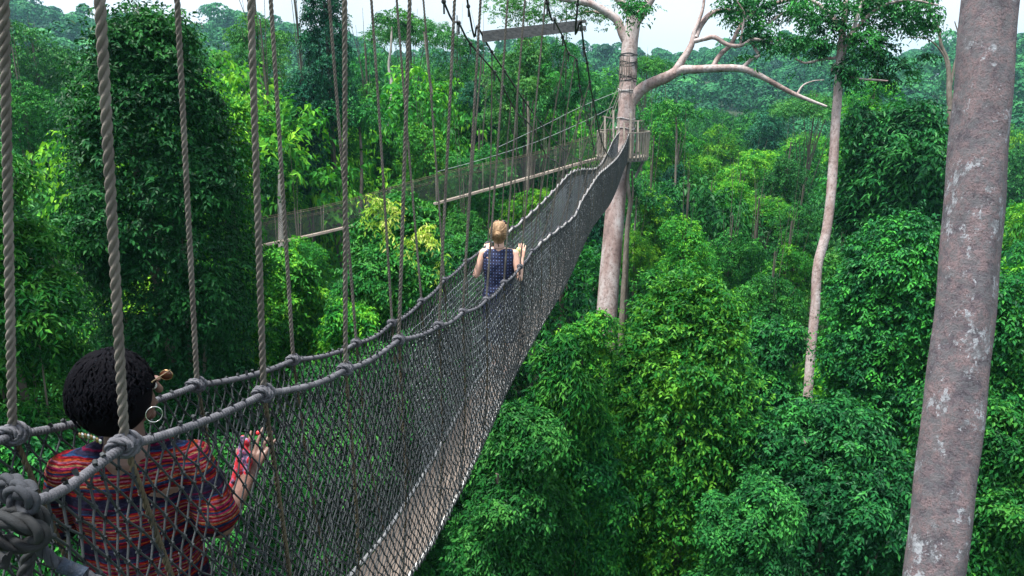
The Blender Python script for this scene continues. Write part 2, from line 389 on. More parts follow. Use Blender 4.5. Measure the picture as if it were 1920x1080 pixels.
def limbs(base, blobs, r0, rng, top=None, n=9, lean=0.0, sides=9):
    """tapered trunk from base up into the crown with limbs reaching to the lumps (world or local coordinates alike)"""
    base = np.asarray(base, float); C = np.array([b[0] for b in blobs])
    top = np.asarray(top if top is not None else C.mean(0)+np.array([0, 0, .3*(C[:, 2].max()-C[:, 2].mean())]), float)
    H = top[2]-base[2]
    ts = np.linspace(0, 1, 9)
    path = base+(top-base)*ts[:, None]+np.stack([np.sin(ts*5+rng.uniform(0, 6))*.012*H*ts, np.cos(ts*4)*.012*H*ts, 0*ts], 1)
    rad = r0*(1-.72*ts)+r0*.5*np.exp(-ts*14)
    pp = smooth_path(path, 4)
    parts = tube(pp, np.interp(np.linspace(0, 1, len(pp)), ts, rad), sides, bump=.03)
    zmin = C[:, 2].min()
    for k in rng.choice(len(C), size=min(n, len(C)), replace=False):
        c = C[k]; t = np.clip((c[2]-base[2])/H-.22*rng.uniform(.6, 1.4), .25, .93)
        a = np.array([np.interp(t, ts, path[:, q]) for q in range(3)]); r = r0*(1-.72*t)*.5
        midp = (a+c)/2+np.array([0, 0, .12*np.linalg.norm(c-a)])*rng.uniform(-.3, 1)
        sp = smooth_path([a, midp, c], 5); parts += tube(sp, np.linspace(r, r*.22, len(sp)), 6)
    return parts

def crown_z(vtop, d, u=960): return P(u, vtop, d)[2]
HERO = []       # (x, y, radius) kept clear by the scattered trees
def near_tree(name, label, u, vtop, d, hw, depth_m, kind, mat, leaf, nsp, r0=.22, seed=1, group=None, m=7, width=.5, droop=.45, ry=None, trunk='bark', cat='tree', ragged=.12, core=.55):
    """a tree of its own, unique geometry: (u, vtop) where its top shows, d its distance, hw crown half-width in photograph pixels, depth_m crown height"""
    rng = np.random.default_rng(seed); leaf *= .92; nsp = int(nsp*1.9); ragged *= 1.7
    rx = hw*d/F; ry = ry or rx; rz = depth_m/2
    pt = P(u, vtop, d); cy = pt[1]+ry*.5; cx, cz = pt[0]*cy/pt[1], pt[2]-rz
    gz = float(ground_h(cx, cy))
    bl = blobs_for(kind, rng, (rx, ry, rz), core); bl = [(c+np.array([0, 0, cz-gz]), r) for c, r in bl]
    t = thing(name, label, cat, group, (cx, cy, gz))
    parts, var = foliage(bl, nsp, leaf, m, rng, droop, width, ragged=ragged)
    obj('crown', parts, M[mat], t, False, var)
    obj('trunk', limbs((0, 0, -.3), bl, r0, rng, top=(0, 0, cz-gz+rz*.55)), M[trunk], t)
    HERO.append((cx, cy, max(rx, ry)))
    return t, bl

NT = near_tree
NT('forest_tree', 'tall dark vine-draped tree filling the left of the view up to the sky', 238, -85, 14, 165, 13, 'column', 'leaf_dark', .125, 14000, .3, 11, ry=2.2, ragged=.2, core=.82)
NT('forest_tree', 'bright leafy tree cut by the left edge of the view beside the dark tall one', -85, 175, 9.5, 165, 9, 'column', 'leaf_mid', .12, 6000, .16, 12, width=.36, ragged=.2)
NT('forest_tree', 'light green tree peeping out right of the big dark left tree', 395, 130, 19, 75, 10, 'column', 'leaf_bright', .15, 5000, .18, 13, ragged=.25)
NT('forest_tree', 'low round green tree below the second walkway at the left', 520, 500, 23, 105, 6, 'round', 'leaf_bright', .16, 4500, .16, 14)
NT('forest_tree', 'dark bushy treetop just behind the near hikers head', 330, 560, 17, 120, 7, 'round', 'leaf_dark', .13, 5500, .18, 15)
t_y, bl_y = NT('forest_tree', 'dense tree with yellow young leaf clusters in front of the second walkway', 740, 372, 21, 150, 8, 'round', 'leaf_mid', .15, 9000, .2, 16)
NT('forest_tree', 'bright green treetop seen between the hanger ropes under the yellow-leaved tree', 640, 560, 18, 95, 6, 'round', 'leaf_bright', .13, 4500, .16, 17)
NT('forest_tree', 'green treetop behind the walking woman in navy', 890, 430, 27, 110, 8, 'round', 'leaf_mid', .17, 4500, .2, 18)
NT('forest_tree', 'large rounded tree at the centre right with dark hanging leaf sprays', 1290, 488, 15, 160, 12, 'column', 'leaf_fresh', .12, 17000, .3, 19, ry=2.0, ragged=.14, core=.86)
NT('forest_tree', 'narrow tree with drooping leaf sprays close beside the walkway net', 1062, 590, 14.5, 80, 6.5, 'column', 'leaf_mid', .15, 4200, .14, 20, width=.36, droop=.9, ragged=.3)
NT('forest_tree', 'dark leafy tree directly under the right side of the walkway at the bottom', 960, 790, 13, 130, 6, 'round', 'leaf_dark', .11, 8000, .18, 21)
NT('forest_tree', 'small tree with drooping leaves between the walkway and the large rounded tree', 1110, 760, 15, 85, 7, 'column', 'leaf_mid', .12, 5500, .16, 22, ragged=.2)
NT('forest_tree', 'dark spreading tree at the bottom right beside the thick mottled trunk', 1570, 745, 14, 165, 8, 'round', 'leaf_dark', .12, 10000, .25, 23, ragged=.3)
NT('forest_tree', 'tall vine-covered tree standing left of the thick mottled trunk', 1702, 368, 20, 108, 10, 'column', 'leaf_mid', .15, 9000, .25, 24, ragged=.18, core=.8)
NT('forest_tree', 'green vine-hung tree at the foot of the slender pale trunk', 1625, 455, 32, 75, 10, 'column', 'leaf_mid', .17, 5000, .2, 25, ragged=.25)
NT('forest_tree', 'broad-leaved dark dome tree seen behind the slender trunk at the upper right', 1690, 185, 31, 125, 8, 'round', 'leaf_dark', .34, 3600, .25, 26, width=.4)
NT('forest_tree', 'leafy mound filling the hollow left of the foot of the slender trunk', 1440, 590, 21, 85, 7, 'round', 'leaf_mid', .14, 5500, .16, 35)
NT('forest_tree', 'leafy tree at the right edge behind the thick mottled trunk', 1900, 475, 17, 120, 9, 'column', 'leaf_mid', .14, 6000, .2, 27, ragged=.2)
NT('forest_tree', 'low green treetop in the bottom right corner', 1880, 780, 12.5, 120, 6, 'round', 'leaf_mid', .11, 6500, .16, 28)
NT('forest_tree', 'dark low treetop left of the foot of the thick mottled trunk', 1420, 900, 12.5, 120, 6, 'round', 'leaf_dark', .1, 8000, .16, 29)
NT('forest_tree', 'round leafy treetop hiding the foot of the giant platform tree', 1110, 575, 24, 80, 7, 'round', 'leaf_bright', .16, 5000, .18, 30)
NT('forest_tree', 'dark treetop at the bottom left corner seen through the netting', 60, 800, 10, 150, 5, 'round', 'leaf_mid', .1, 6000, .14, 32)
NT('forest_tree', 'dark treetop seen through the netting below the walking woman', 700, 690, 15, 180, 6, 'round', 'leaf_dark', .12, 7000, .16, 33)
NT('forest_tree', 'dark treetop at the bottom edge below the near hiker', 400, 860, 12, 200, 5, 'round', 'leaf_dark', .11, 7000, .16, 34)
# clusters of young yellow leaves on the tree in front of the second walkway
cands = [(702, 392, .17), (722, 412, .15), (735, 385, .15), (728, 432, .14), (712, 376, .13), (790, 437, .17), (812, 452, .15), (768, 448, .12), (745, 405, .12), (835, 480, .1), (690, 365, .1), (805, 425, .1), (760, 478, .09), (700, 420, .1), (822, 500, .08)]
base = np.array(t_y.location); bl2 = []
for (u, v, r) in cands:
    q = P(u, v, 19.3) - base; bl2.append((q, np.array([r, r, r*.7])))
pz, vz = foliage(bl2, 250, .15, 7, np.random.default_rng(5), .7, .34, ragged=.6)
obj('young_leaves', pz, M['leaf_yellow'], t_y, False, vz)

# ---------------------------------------------------------------- middle-distance trees: templates, then individual copies
TPL = {}
def template(key, kind, R, leaf, nsp, mat, trunk_h, r0, seed, trunk='bark', m=8, **kw):
    rng = np.random.default_rng(seed)
    trunk = 'bark'
    bl = blobs_for(kind, rng, R); bl = [(c+np.array([0, 0, trunk_h]), r) for c, r in bl]
    parts, var = foliage(bl, nsp, leaf, m, rng, **kw)
    cm = mesh('crown', parts, False, var); cm.materials.append(M[mat])
    tm = mesh('trunk', limbs((0, 0, -1.5), bl, r0, rng, top=(0, 0, trunk_h+R[2]*.5), n=12)); tm.materials.append(M[trunk])
    TPL[key] = (cm, tm, trunk_h+R[2], R)
mats = ['leaf_mid', 'leaf_bright', 'leaf_dark', 'leaf_mid', 'leaf_bright', 'leaf_blue']
for q, (mt) in enumerate(mats):
    template('round%d' % q, 'round', (4.2, 4.2, 4.2+.5*(q % 3)), .3, 3000, mt, 16, .3, 100+q, ragged=.2)
for q, mt in enumerate(['leaf_mid', 'leaf_blue', 'leaf_bright']):
    template('column%d' % q, 'column', (2.7, 2.7, 8.5), .27, 4200, mt, 13, .3, 120+q, ragged=.25)
for q, mt in enumerate(['leaf_pale', 'leaf_mid', 'leaf_bright']):
    template('umbrella%d' % q, 'umbrella', (6, 6, 2.0), .28, 2400, mt, 20, .33, 130+q, 'dead', ragged=.15, droop=.2)
for q, mt in enumerate(['leaf_pale', 'leaf_bright', 'leaf_mid']):
    template('open%d' % q, 'open', (4.2, 4.2, 4.6), .24, 3400, mt, 17, .28, 140+q, 'dead', ragged=.3)
def place(key, x, y, ztop, hw=None, name='forest_tree', label='', group=None, stretch=None, rng=RNG, cat='tree'):
    cm, tm, h, R = TPL[key]
    gz = float(ground_h(x, y)); sz = (ztop-gz)/h
    sxy = (hw/R[0]) if hw else min(1.25, max(.75, sz))*rng.uniform(.85, 1.2)
    t = thing(name, label, cat, group, (x, y, gz)); t.rotation_euler.z = rng.uniform(0, 6.28); H_ = ztop-gz; cz_ = sxy*rng.uniform(1.1, 1.7) if not hw else sxy*1.05
    c_ = link('crown', cm, None, t); c_.scale = (sxy, sxy, cz_); c_.location.z = H_-cz_*h
    k_ = link('trunk', tm, None, t); k_.scale = (sxy, sxy, (H_-cz_*R[2])/(h-R[2]))
    return t
# trees of the middle distance that can be told apart (template, u, vtop, d, half-width px, label)
MID = [
 ('open0', 480, 28, 46, 80, 'hazy pale green tree rising to the skyline right of the dark left tree'),
 ('column1', 600, -70, 40, 52, 'tall blue-green ivy-clad tree column reaching the upper edge'),
 ('column1', 560, 120, 41, 45, 'blue-green creeper tower just left of the tallest ivy-clad column'),
 ('umbrella0', 765, 38, 58, 85, 'airy umbrella tree with flat crown on a pale crooked trunk'),
 ('open2', 855, 62, 55, 60, 'loose dark green tree right of the airy umbrella tree'),
 ('open0', 985, 62, 46, 95, 'soft feathery tree behind the wooden spreader beam'),
 ('open2', 1060, 75, 44, 55, 'dark crown behind the right end of the wooden spreader beam'),
 ('round5', 905, 150, 50, 55, 'dark blue-green crown below the left end of the spreader beam'),
 ('column0', 690, 130, 50, 50, 'dark vine-hung tree between the ivy column and the umbrella tree'),
 ('column2', 500, 180, 38, 45, 'yellow-topped leafy column beside the ivy-clad tree'),
 ('round1', 800, 250, 46, 70, 'bright crown above the middle of the second walkway'),
 ('round0', 900, 280, 42, 60, 'green crown behind the second walkway near the beam'),
 ('round3', 460, 250, 37, 70, 'mid green crown above the left end of the second walkway'),
 ('round1', 1255, 205, 62, 58, 'pale lime-green crown right of the giant trunk'),
 ('umbrella1', 1215, 110, 75, 55, 'flat-topped tree just behind the limb junction of the giant tree'),
 ('column2', 1225, 340, 40, 42, 'drooping light green tree right of the giant trunk below its platform'),
 ('open1', 1190, 430, 36, 40, 'thin bright tree close behind the giant trunk'),
 ('round4', 1410, 290, 60, 60, 'bright green mound of creepers at the centre right'),
 ('round4', 1385, 345, 52, 45, 'lower bright creeper mound left of the slender trunk'),
 ('umbrella2', 1430, 375, 45, 62, 'lime-yellow layered umbrella tree left of the slender trunk'),
 ('round5', 1455, 200, 95, 50, 'dark round crown in the valley left of the slender trunk'),
 ('round2', 1480, 300, 50, 50, 'dark green crown against the slender trunk'),
 ('round3', 1330, 370, 48, 45, 'green crown with pale stems right of the giant trunk'),
 ('open1', 1350, 230, 80, 50, 'light green crown in the valley centre'),
 ('round0', 1370, 440, 36, 60, 'green crown behind the large rounded tree'),
 ('round1', 1480, 470, 32, 60, 'bright crown right behind the large rounded tree'),
 ('open1', 1640, 140, 42, 70, 'yellow-green wispy tree beyond the broad-leaved dome'),
 ('umbrella0', 1530, 180, 60, 80, 'pale flat crown behind the slender trunk'),
 ('round2', 60, 60, 60, 90, 'dark hazy crown at the upper left corner'),
 ('round3', 30, 150, 40, 60, 'green crown behind the far left tree'),
 ('round4', 1000, 360, 34, 55, 'bright crown under the second walkway beside the giant tree'),
 ('round1', 560, 455, 31, 60, 'bright bushy crown just under the floor of the second walkway'),
 ('round3', 1445, 520, 29, 70, 'mid green crown directly right of the top of the large rounded tree'),
 ('column0', 1420, 430, 38, 45, 'vine-draped crown between the large rounded tree and the lime umbrella tree'),
 ('round1', 1290, 420, 30, 60, 'bright crown just above the top of the large rounded tree'),
 ('open2', 1500, 380, 42, 50, 'airy crown touching the left side of the slender trunk'),
 ('round4', 1330, 300, 66, 55, 'light mound of foliage in the valley middle, left of the bright creeper mounds'),
 ('column1', 1270, 300, 58, 35, 'narrow bluish crown below the lime-green one'),
 ('round0', 870, 400, 33, 50, 'green crown under the middle of the second walkway'),
]
for i, (key, u, vt, d, hw, lab) in enumerate(MID):
    p = P(u, vt, d); r = np.random.default_rng(500+i)
    place(key, p[0], p[1], p[2], hw*d/F, label=lab, rng=r); HERO.append((p[0], p[1], hw*d/F*.8))

# second walkway runs here: keep the scattered trees below it
rng = np.random.default_rng(42); placed = []; count = 0; tries = 0
GX, GY = P(1165, 400, 32)[:2]
while count < 255 and tries < 20000:
    tries += 1
    dist = 24+math.sqrt(rng.uniform())*118; az = math.radians(rng.uniform(-41, 41))
    x, y = dist*math.sin(az), dist*math.cos(az)
    sp = 4.6+dist*.028
    if any((x-a)**2+(y-b)**2 < sp*sp for a, b in placed): continue
    if any((x-a)**2+(y-b)**2 < (r+2.0)**2 for a, b, r in HERO): continue
    if math.hypot(x-GX, y-GY) < 3.5: continue
    if dist < 31 and math.radians(17) < az < math.radians(28): continue
    deg = math.degrees(az)
    ztop = 21+rng.uniform(-3.5, 1.5)+min(3, dist*.015)
    if y < 42: ztop = min(ztop, 20.5)
    if deg < 6 and dist > 44: ztop = 26+rng.uniform(-4, 5)
    if deg < 6 and dist > 90: ztop = 30+rng.uniform(-4, 4)
    if dist < 34: ztop -= 2
    key = rng.choice(['round%d' % rng.integers(6), 'round%d' % rng.integers(6), 'column%d' % rng.integers(3), 'umbrella%d' % rng.integers(3), 'open%d' % rng.integers(3)])
    k0 = key[:-1]; cw = {'leaf_mid': 'mid green', 'leaf_bright': 'bright green', 'leaf_dark': 'dark green', 'leaf_blue': 'bluish green', 'leaf_pale': 'pale green'}
    ck = {v_.name: cw[k_2] for k_2, v_ in M.items() if k_2 in cw}[TPL[key][0].materials[0].name]
    shp = {'round': 'rounded', 'column': 'narrow creeper-hung', 'umbrella': 'flat layered', 'open': 'loose airy'}[k0]
    uu = 960+F*math.tan(az)
    sec = ('at the far left edge' if uu < 150 else 'left of the ivy-clad column' if uu < 540 else 'right of the ivy-clad column' if uu < 800 else 'behind the hanger ropes' if uu < 1110 else
           'just right of the giant trunk' if uu < 1330 else 'left of the slender trunk' if uu < 1550 else 'right of the slender trunk' if uu < 1740 else 'beyond the thick mottled trunk')
    dw = 'in the nearer forest' if dist < 50 else 'in the middle distance' if dist < 92 else 'far down the valley'
    lab = f'{shp} {ck} crown {dw} {sec}'; grp = f'{shp} {ck} trees {dw} {sec}'
    place(key, x, y, ztop, label=lab, group=grp, rng=rng); placed.append((x, y)); count += 1
# understorey below the near crowns
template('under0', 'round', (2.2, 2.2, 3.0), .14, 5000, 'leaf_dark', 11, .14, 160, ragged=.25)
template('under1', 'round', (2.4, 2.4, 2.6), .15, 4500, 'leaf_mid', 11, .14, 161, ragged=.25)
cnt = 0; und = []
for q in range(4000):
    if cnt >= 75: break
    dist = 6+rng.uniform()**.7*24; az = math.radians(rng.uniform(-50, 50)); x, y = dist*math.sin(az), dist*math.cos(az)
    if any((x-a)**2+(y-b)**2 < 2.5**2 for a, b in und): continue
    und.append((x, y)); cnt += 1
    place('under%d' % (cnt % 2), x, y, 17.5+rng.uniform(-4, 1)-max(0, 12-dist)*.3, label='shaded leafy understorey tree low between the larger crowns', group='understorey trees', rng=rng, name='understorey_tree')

# ---------------------------------------------------------------- far forest: one mass
def far_forest():
    rng = np.random.default_rng(9)
    pts = []
    for dist in np.arange(138, 900, 9.0):
        step = 9.5+dist*.006; n = int(dist*math.radians(88)/step)
        azs = np.radians(-44)+np.radians(88)*(np.arange(n)+rng.uniform(0, 1, n)*.9)/max(n, 1)
        dd = dist+rng.uniform(-4, 4, n)
        if dist > 520: continue
        pts.append(np.stack([dd*np.sin(azs), dd*np.cos(azs)], 1))
    pts = np.concatenate(pts); n = len(pts)
    gz = ground_h(pts[:, 0], pts[:, 1]); d = np.hypot(pts[:, 0], pts[:, 1])
    Hh = rng.uniform(11, 20, n)+rng.exponential(1.6, n); R = rng.uniform(2.6, 6.2, n)
    m = 430
    D = nrm(rng.normal(size=(n, m, 3))+np.array([0, 0, .55]))
    # lumpy crowns
    lump = 1+.42*np.sin(D[..., 0]*5+rng.uniform(0, 6, (n, 1)))*np.sin(D[..., 1]*5+rng.uniform(0, 6, (n, 1)))+.12*rng.normal(size=(n, m))
    pos = np.stack([pts[:, 0:1]+D[..., 0]*R[:, None]*lump, pts[:, 1:2]+D[..., 1]*R[:, None]*lump,
                    (gz+Hh)[:, None]+(D[..., 2]-1)*R[:, None]*lump*rng.uniform(.6, 1.2, (n, 1))], -1)
    size = (.28+.0011*d)[:, None, None]*rng.uniform(.6, 1.4, (n, m, 1))
    nn = nrm(D+rng.normal(size=(n, m, 3))*.5+np.array([0, 0, .3])); t1 = nrm(np.cross(nn, rng.normal(size=(n, m, 3)))); t2 = np.cross(nn, t1)
    V = np.stack([pos-t1*size, pos-t2*size*.6, pos+t1*size, pos+t2*size*.6], 2).reshape(-1, 3)
    i = np.arange(n*m)[:, None]*4
    Fc = (i+np.array([[0, 1, 2, 3]]))
    var = (np.clip(rng.normal(.5, .22, (n, 1)), 0, 1)*.75+rng.uniform(0, .25, (n, m))).reshape(-1)
    o = obj('distant_forest', [(V, Fc)], M['leaf_far'], None, False, var)
    tag(o, 'hazy forest canopy covering the far valley and hills', 'forest', kind='stuff')
far_forest()

# ---------------------------------------------------------------- giant platform tree
def px_tube(pts, r_px, d, sides=14, bump=.02, sub=6):
    """pts (u, v[, depth offset]); r_px half-widths in photograph pixels"""
    p3 = [P(q[0], q[1], d+(q[2] if len(q) > 2 else 0)) for q in pts]
    r3 = [r*(d+(q[2] if len(q) > 2 else 0))/F for r, q in zip(r_px, pts)]
    sp = smooth_path(p3, sub); rs = np.interp(np.linspace(0, 1, len(sp)), np.linspace(0, 1, len(r3)), r3)
    return tube(sp, rs, sides, bump=bump)
D0 = 32.5
giant = thing('giant_tree', 'giant pale-barked tree in the centre that carries the round platform and a long bare limb', 'tree', None, (0, 0, 0))
foot = P(1128, 700, D0); foot[2] = 0
g = []
trunk_pts = [(1102, 1240), (1118, 900), (1134, 640), (1146, 480), (1158, 350), (1172, 250), (1177, 160), (1179, 105), (1184, 60), (1190, 30)]
g += px_tube(trunk_pts, [27, 23, 19.5, 18.8, 17.5, 16.3, 16, 15, 14.5, 13.5], D0, 24, .015)
obj('trunk', g, M['giant'], giant)
def giant_branch(pts, r, d=D0, bump=.02): return obj('branch', px_tube(pts, [q*.74 for q in r], d, 12, bump), M['giant'], giant)
giant_branch([(1178, 85), (1168, 66), (1158, 40), (1140, 25), (1110, 8), (1080, 2), (1045, -5), (990, -20), (930, -60)], [12, 11, 11, 10, 9, 8, 7, 6, 4])
giant_branch([(1186, 45), (1178, 20), (1160, 0), (1130, -30), (1110, -80)], [12, 10, 9, 8, 6])
giant_branch([(1190, 45), (1206, 20), (1222, -5), (1245, -50), (1260, -120)], [13, 12, 11, 10, 7])
giant_branch([(1180, 200, 0), (1200, 170, -.3), (1225, 155, -.6), (1250, 145, -.9), (1275, 132, -1), (1310, 130, -1.2), (1350, 128, -1.5), (1395, 130, -1.8), (1440, 150, -2), (1480, 172, -2.2), (1515, 187, -2.4), (1550, 200, -2.6)],
             [13, 15, 14, 14, 12, 10, 9.5, 8.5, 6.5, 5.5, 4.5, 3])
giant_branch([(1262, 140, -1), (1280, 112, -1), (1296, 85, -1), (1302, 60, -1), (1310, 40, -1), (1318, 15, -1), (1322, -20, -1)], [11, 9, 8, 6, 4.5, 4, 3])
giant_branch([(1303, 72, -1), (1312, 50, -.8), (1330, 28, -.6), (1352, 20, -.4), (1385, 22, -.2), (1420, 22, 0), (1450, 8, .2), (1500, -5, .4)], [8, 8, 7, 6, 5.5, 5, 5, 4])
giant_branch([(1300, 78, -1), (1320, 73, -1.3), (1340, 70, -1.6), (1365, 84, -1.8), (1390, 85, -2), (1412, 74, -2), (1440, 78, -2), (1470, 76, -2)], [6, 6, 6, 5, 4.5, 4, 3, 2])
giant_branch([(1335, 128, -1.4), (1350, 103, -1.4), (1370, 84, -1.4), (1385, 55, -1.2), (1398, 35, -1), (1420, 20, -.6)], [6, 6, 5.5, 5.5, 5, 4])
giant_branch([(1392, 128, -1.8), (1408, 112, -1.8), (1422, 104, -1.8), (1415, 90, -1.8), (1408, 78, -1.8)], [5, 5, 4.5, 4, 3])
giant_branch([(1388, 84, -2), (1392, 55, -2), (1395, 25, -2), (1380, 0, -2)], [3, 2.5, 2.5, 2])
giant_branch([(1434, 50, -1), (1460, 30, -.6), (1490, 15, -.2), (1530, 5, 0)], [3, 3, 3, 2])
giant_branch([(1495, 176, -2.2), (1506, 160, -2.2), (1525, 152, -2.2), (1545, 150, -2.2)], [3, 2.2, 1.5, 1])
giant_branch([(1135, 25), (1105, 22, 1), (1080, 28, 2), (1050, 40, 3)], [4, 3, 2, 1.5])
# clumps of leaves and epiphytes along the limbs
cl = [(1185, 20, .55), (1200, 8, .45), (1178, 5, .4), (1392, 22, .75), (1380, 8, .7), (1410, 10, .6), (1382, 38, .4), (1425, 62, .5), (1418, 72, .45), (1432, 55, .45),
      (1450, 75, .4), (1475, 78, .45), (1500, 80, .4), (1460, 88, .3), (1395, 108, .25), (1412, 110, .2), (1470, 8, .8), (1520, 10, .9), (1440, 0, .8), (1553, 206, .2), (1560, 212, .16), (1284, 125, .22), (1350, 18, .22)]
bl = [(P(u, v, D0-1.2+random.Random(int(u*7+v)).uniform(-1, 1)), np.array([r, r, r*.6])) for u, v, r in cl]
pz, vz = foliage(bl, 1500, .17, 8, np.random.default_rng(3), .4, .5, ragged=.4)
obj('crown', pz, M['leaf_mid'], giant, False, vz)
cl = [(1060, 15, .9), (1030, 25, .9), (1085, 20, .7), (1110, 28, .5), (1000, 12, 1), (970, 25, .9), (940, 15, .8), (1130, 38, .35)]
bl = [(P(u, v, D0+1), np.array([r, r, r*.45])) for u, v, r in cl]
pz, vz = foliage(bl, 1100, .12, 8, np.random.default_rng(4), .3, .5, ragged=.7)
obj('crown', pz, M['leaf_pale'], giant, False, vz)
# wire and rope bindings wound round the trunk
def rings(vs, du, r_tube, mat, jitter=.02):
    parts = []; r_ = random.Random(3)
    for v in vs:
        uc = np.interp(v, [60, 105, 160, 250], [1184, 1179, 1177, 1172]); hw = np.interp(v, [60, 105, 160, 250], [14.5, 15, 16, 16.4])
        c = P(uc, v, D0); R = (hw+du)*D0/F; a = np.linspace(0, 2*math.pi, 40)
        tl = r_.uniform(-.06, .06)
        pth = np.stack([c[0]+R*np.cos(a), c[1]+R*np.sin(a), c[2]+tl*np.cos(a)+.03*np.sin(a*3+v)], 1); parts += tube(pth, r_tube, 6, False)
    return parts
obj('wire_binding', rings([101, 104, 116, 119, 123, 142, 145, 149, 151], .6, .022, M['cable']), M['cable'], giant)
for v_ in (169, 171, 222, 240): obj('rope_binding', rings([v_], .8, .025, M['pale_rope']), M['pale_rope'], giant)
sp = []; r_ = random.Random(5)
for k in range(26):     # slats slipped under the bindings
    a = 2*math.pi*k/26; c = P(1179, 104, D0); c2 = P(1177, 150, D0); R1 = 15.4*D0/F; R2 = 16.3*D0/F
    z0 = c2[2]+(c[2]-c2[2])*r_.uniform(.0, .25); z1 = c2[2]+(c[2]-c2[2])*r_.uniform(.6, .98)
    sp += beam((c2[0]+R2*math.cos(a), c2[1]+R2*math.sin(a), z0), (c[0]+R1*1.05*math.cos(a), c[1]+R1*1.05*math.sin(a), z1), .03, .06)
obj('binding_slats', sp, M['bark'], giant, False)
# strangler stem beside it
st = thing('strangler_vine', 'thin brown stem climbing close to the right side of the giant pale trunk', 'vine')
obj('stem', px_tube([(1158, 760), (1166, 600), (1172, 500), (1177, 420), (1181, 380), (1177, 340), (1178, 305)], [6, 5.5, 5, 4.5, 3.5, 3.5, 3], D0-.5, 8, .05), M['bark'], st)
obj('stem', px_tube([(1172, 600), (1176, 500), (1178, 430), (1186, 370), (1185, 320)], [3, 2.5, 2, 2, 2], D0-.4, 6, .05), M['bark'], st)
HERO.append((GX, GY, 2))

# ---------------------------------------------------------------- slender tree and thick mottled tree
sl_ = thing('slender_tree', 'slender tree with a bare pinkish trunk and an open leafy top at the upper right', 'tree')
DS = 27.0
sx = px_tube([(1498, 1000), (1518, 690), (1528, 580), (1533, 500), (1550, 430), (1560, 340), (1566, 240), (1572, 160), (1577, 90), (1583, 30), (1590, -40)], [9, 8.5, 8.5, 8.5, 8.5, 8.5, 8.2, 7.8, 7, 5, 3.5], DS, 16, .03)
obj('trunk', sx, M['giant'], sl_)
for pts, r in [([(1578, 110), (1596, 70, -.3), (1608, 30, -.5), (1625, -20, -.6)], [5, 4.5, 3.5, 2]), ([(1575, 118), (1562, 125, .2), (1560, 140, .3)], [4, 3, 2]),
               ([(1580, 60), (1560, 30, .5), (1535, 8, .8), (1500, -10, 1)], [5, 4, 3, 2]), ([(1572, 108), (1540, 112, .4), (1510, 118, .6), (1490, 110, .7)], [3, 2.5, 2, 1.2]),
               ([(1576, 140), (1610, 148, -.4), (1640, 150, -.6), (1665, 152, -.8)], [3.5, 2.5, 2, 1.5]), ([(1590, 70), (1640, 20, -.5), (1700, 0, -1), (1760, 10, -1.3)], [4, 3, 2, 1.5])]:
    obj('branch', px_tube(pts, r, DS, 8, .04), M['giant'], sl_)
cl = [(1600, 60, .6), (1620, 80, .65), (1640, 55, .6), (1610, 110, .5), (1635, 115, .6), (1590, 155, .42), (1585, 130, .4), (1600, 140, .38), (1655, 90, .5), (1650, 25, .6), (1690, 40, .55), (1720, 55, .5), (1745, 45, .4), (1735, 20, .6),
      (1700, 5, .7), (1560, 35, .45), (1540, 50, .4), (1550, 75, .38), (1525, 60, .3), (1520, 35, .45), (1570, 8, .6), (1490, 85, .4), (1515, 78, .4), (1535, 90, .3), (1475, 80, .35), (1690, 120, .35), (1720, 135, .3), (1660, 150, .35),
      (1615, 10, .8), (1650, 0, .7), (1505, 10, .5), (1545, 95, .3), (1488, 140, .15), (1740, 105, .25)]
bl = [(P(u, v, DS+random.Random(int(u*3+v)).uniform(-.9, .9)), np.array([r, r, r*.6])*.85) for u, v, r in cl]
pz, vz = foliage(bl, 3000, .15, 8, np.random.default_rng(8), .4, .5, ragged=.45)
obj('crown', pz, M['leaf_dark'], sl_, False, vz)
wt = thing('bare_tree', 'thin leafless dark tree between the slender tree and the thick mottled trunk', 'tree')
obj('trunk', px_tube([(1800, 600), (1786, 300), (1780, 180), (1778, 120), (1765, 85), (1758, 50), (1740, 15), (1735, -20)], [6, 6, 5, 3.5, 3, 2.2, 1.6, 1], 33, 8, .04)
    + px_tube([(1779, 150), (1772, 110), (1755, 85), (1735, 72), (1700, 70)], [3, 2, 1.5, 1.2, .8], 33, 6, .04)
    + px_tube([(1781, 170), (1790, 120), (1800, 80), (1790, 40)], [3, 2, 1.5, 1], 33, 6, .04), M['bark'], wt)
mt = thing('mottled_tree', 'thick pink-grey mottled trunk with white lichen at the right edge', 'tree')
DM = 6.0
mp_ = [P(u, v, DM) for u, v in [(1735, 1240), (1750, 1080), (1768, 950), (1786, 800), (1803, 650), (1818, 500), (1830, 350), (1841, 200), (1849, 60), (1857, -80), (1862, -220)]]
wd = [62, 60, 60, 59.5, 59, 58.5, 58, 57, 56, 55, 54]
q0 = mp_[0]; dn = (mp_[0]-mp_[1]); dn = dn/abs(dn[2])
for zz in (6, 12, 18, 22, q0[2]):
    t_ = q0[2]-zz
    if t_ > .5: mp_.insert(0, q0+dn*t_*.9); mp_[0][2] = zz; wd.insert(0, 62+t_*.9)
mp_ = sorted(mp_, key=lambda p: p[2]); mp_.insert(0, np.array([mp_[0][0], mp_[0][1], -.5])); wd = sorted(wd, reverse=True); wd.insert(0, 100)
spm = smooth_path(mp_, 12)
rsm = np.interp(np.linspace(0, 1, len(spm)), np.linspace(0, 1, len(wd)), np.array(wd)*DM/F*.84)
tt = tube(spm, rsm, 48, True)
V = tt[0][0].copy(); cc = np.repeat(spm, 48, 0); a_ = np.arctan2(V[:, 1]-cc[:, 1], V[:, 0]-cc[:, 0])
V += nrm(V-cc)*(.010*np.sin(a_*3+V[:, 2]*.9)+.006*np.sin(a_*5-V[:, 2]*2.3)+.004*np.sin(V[:, 2]*7+a_))[:, None]
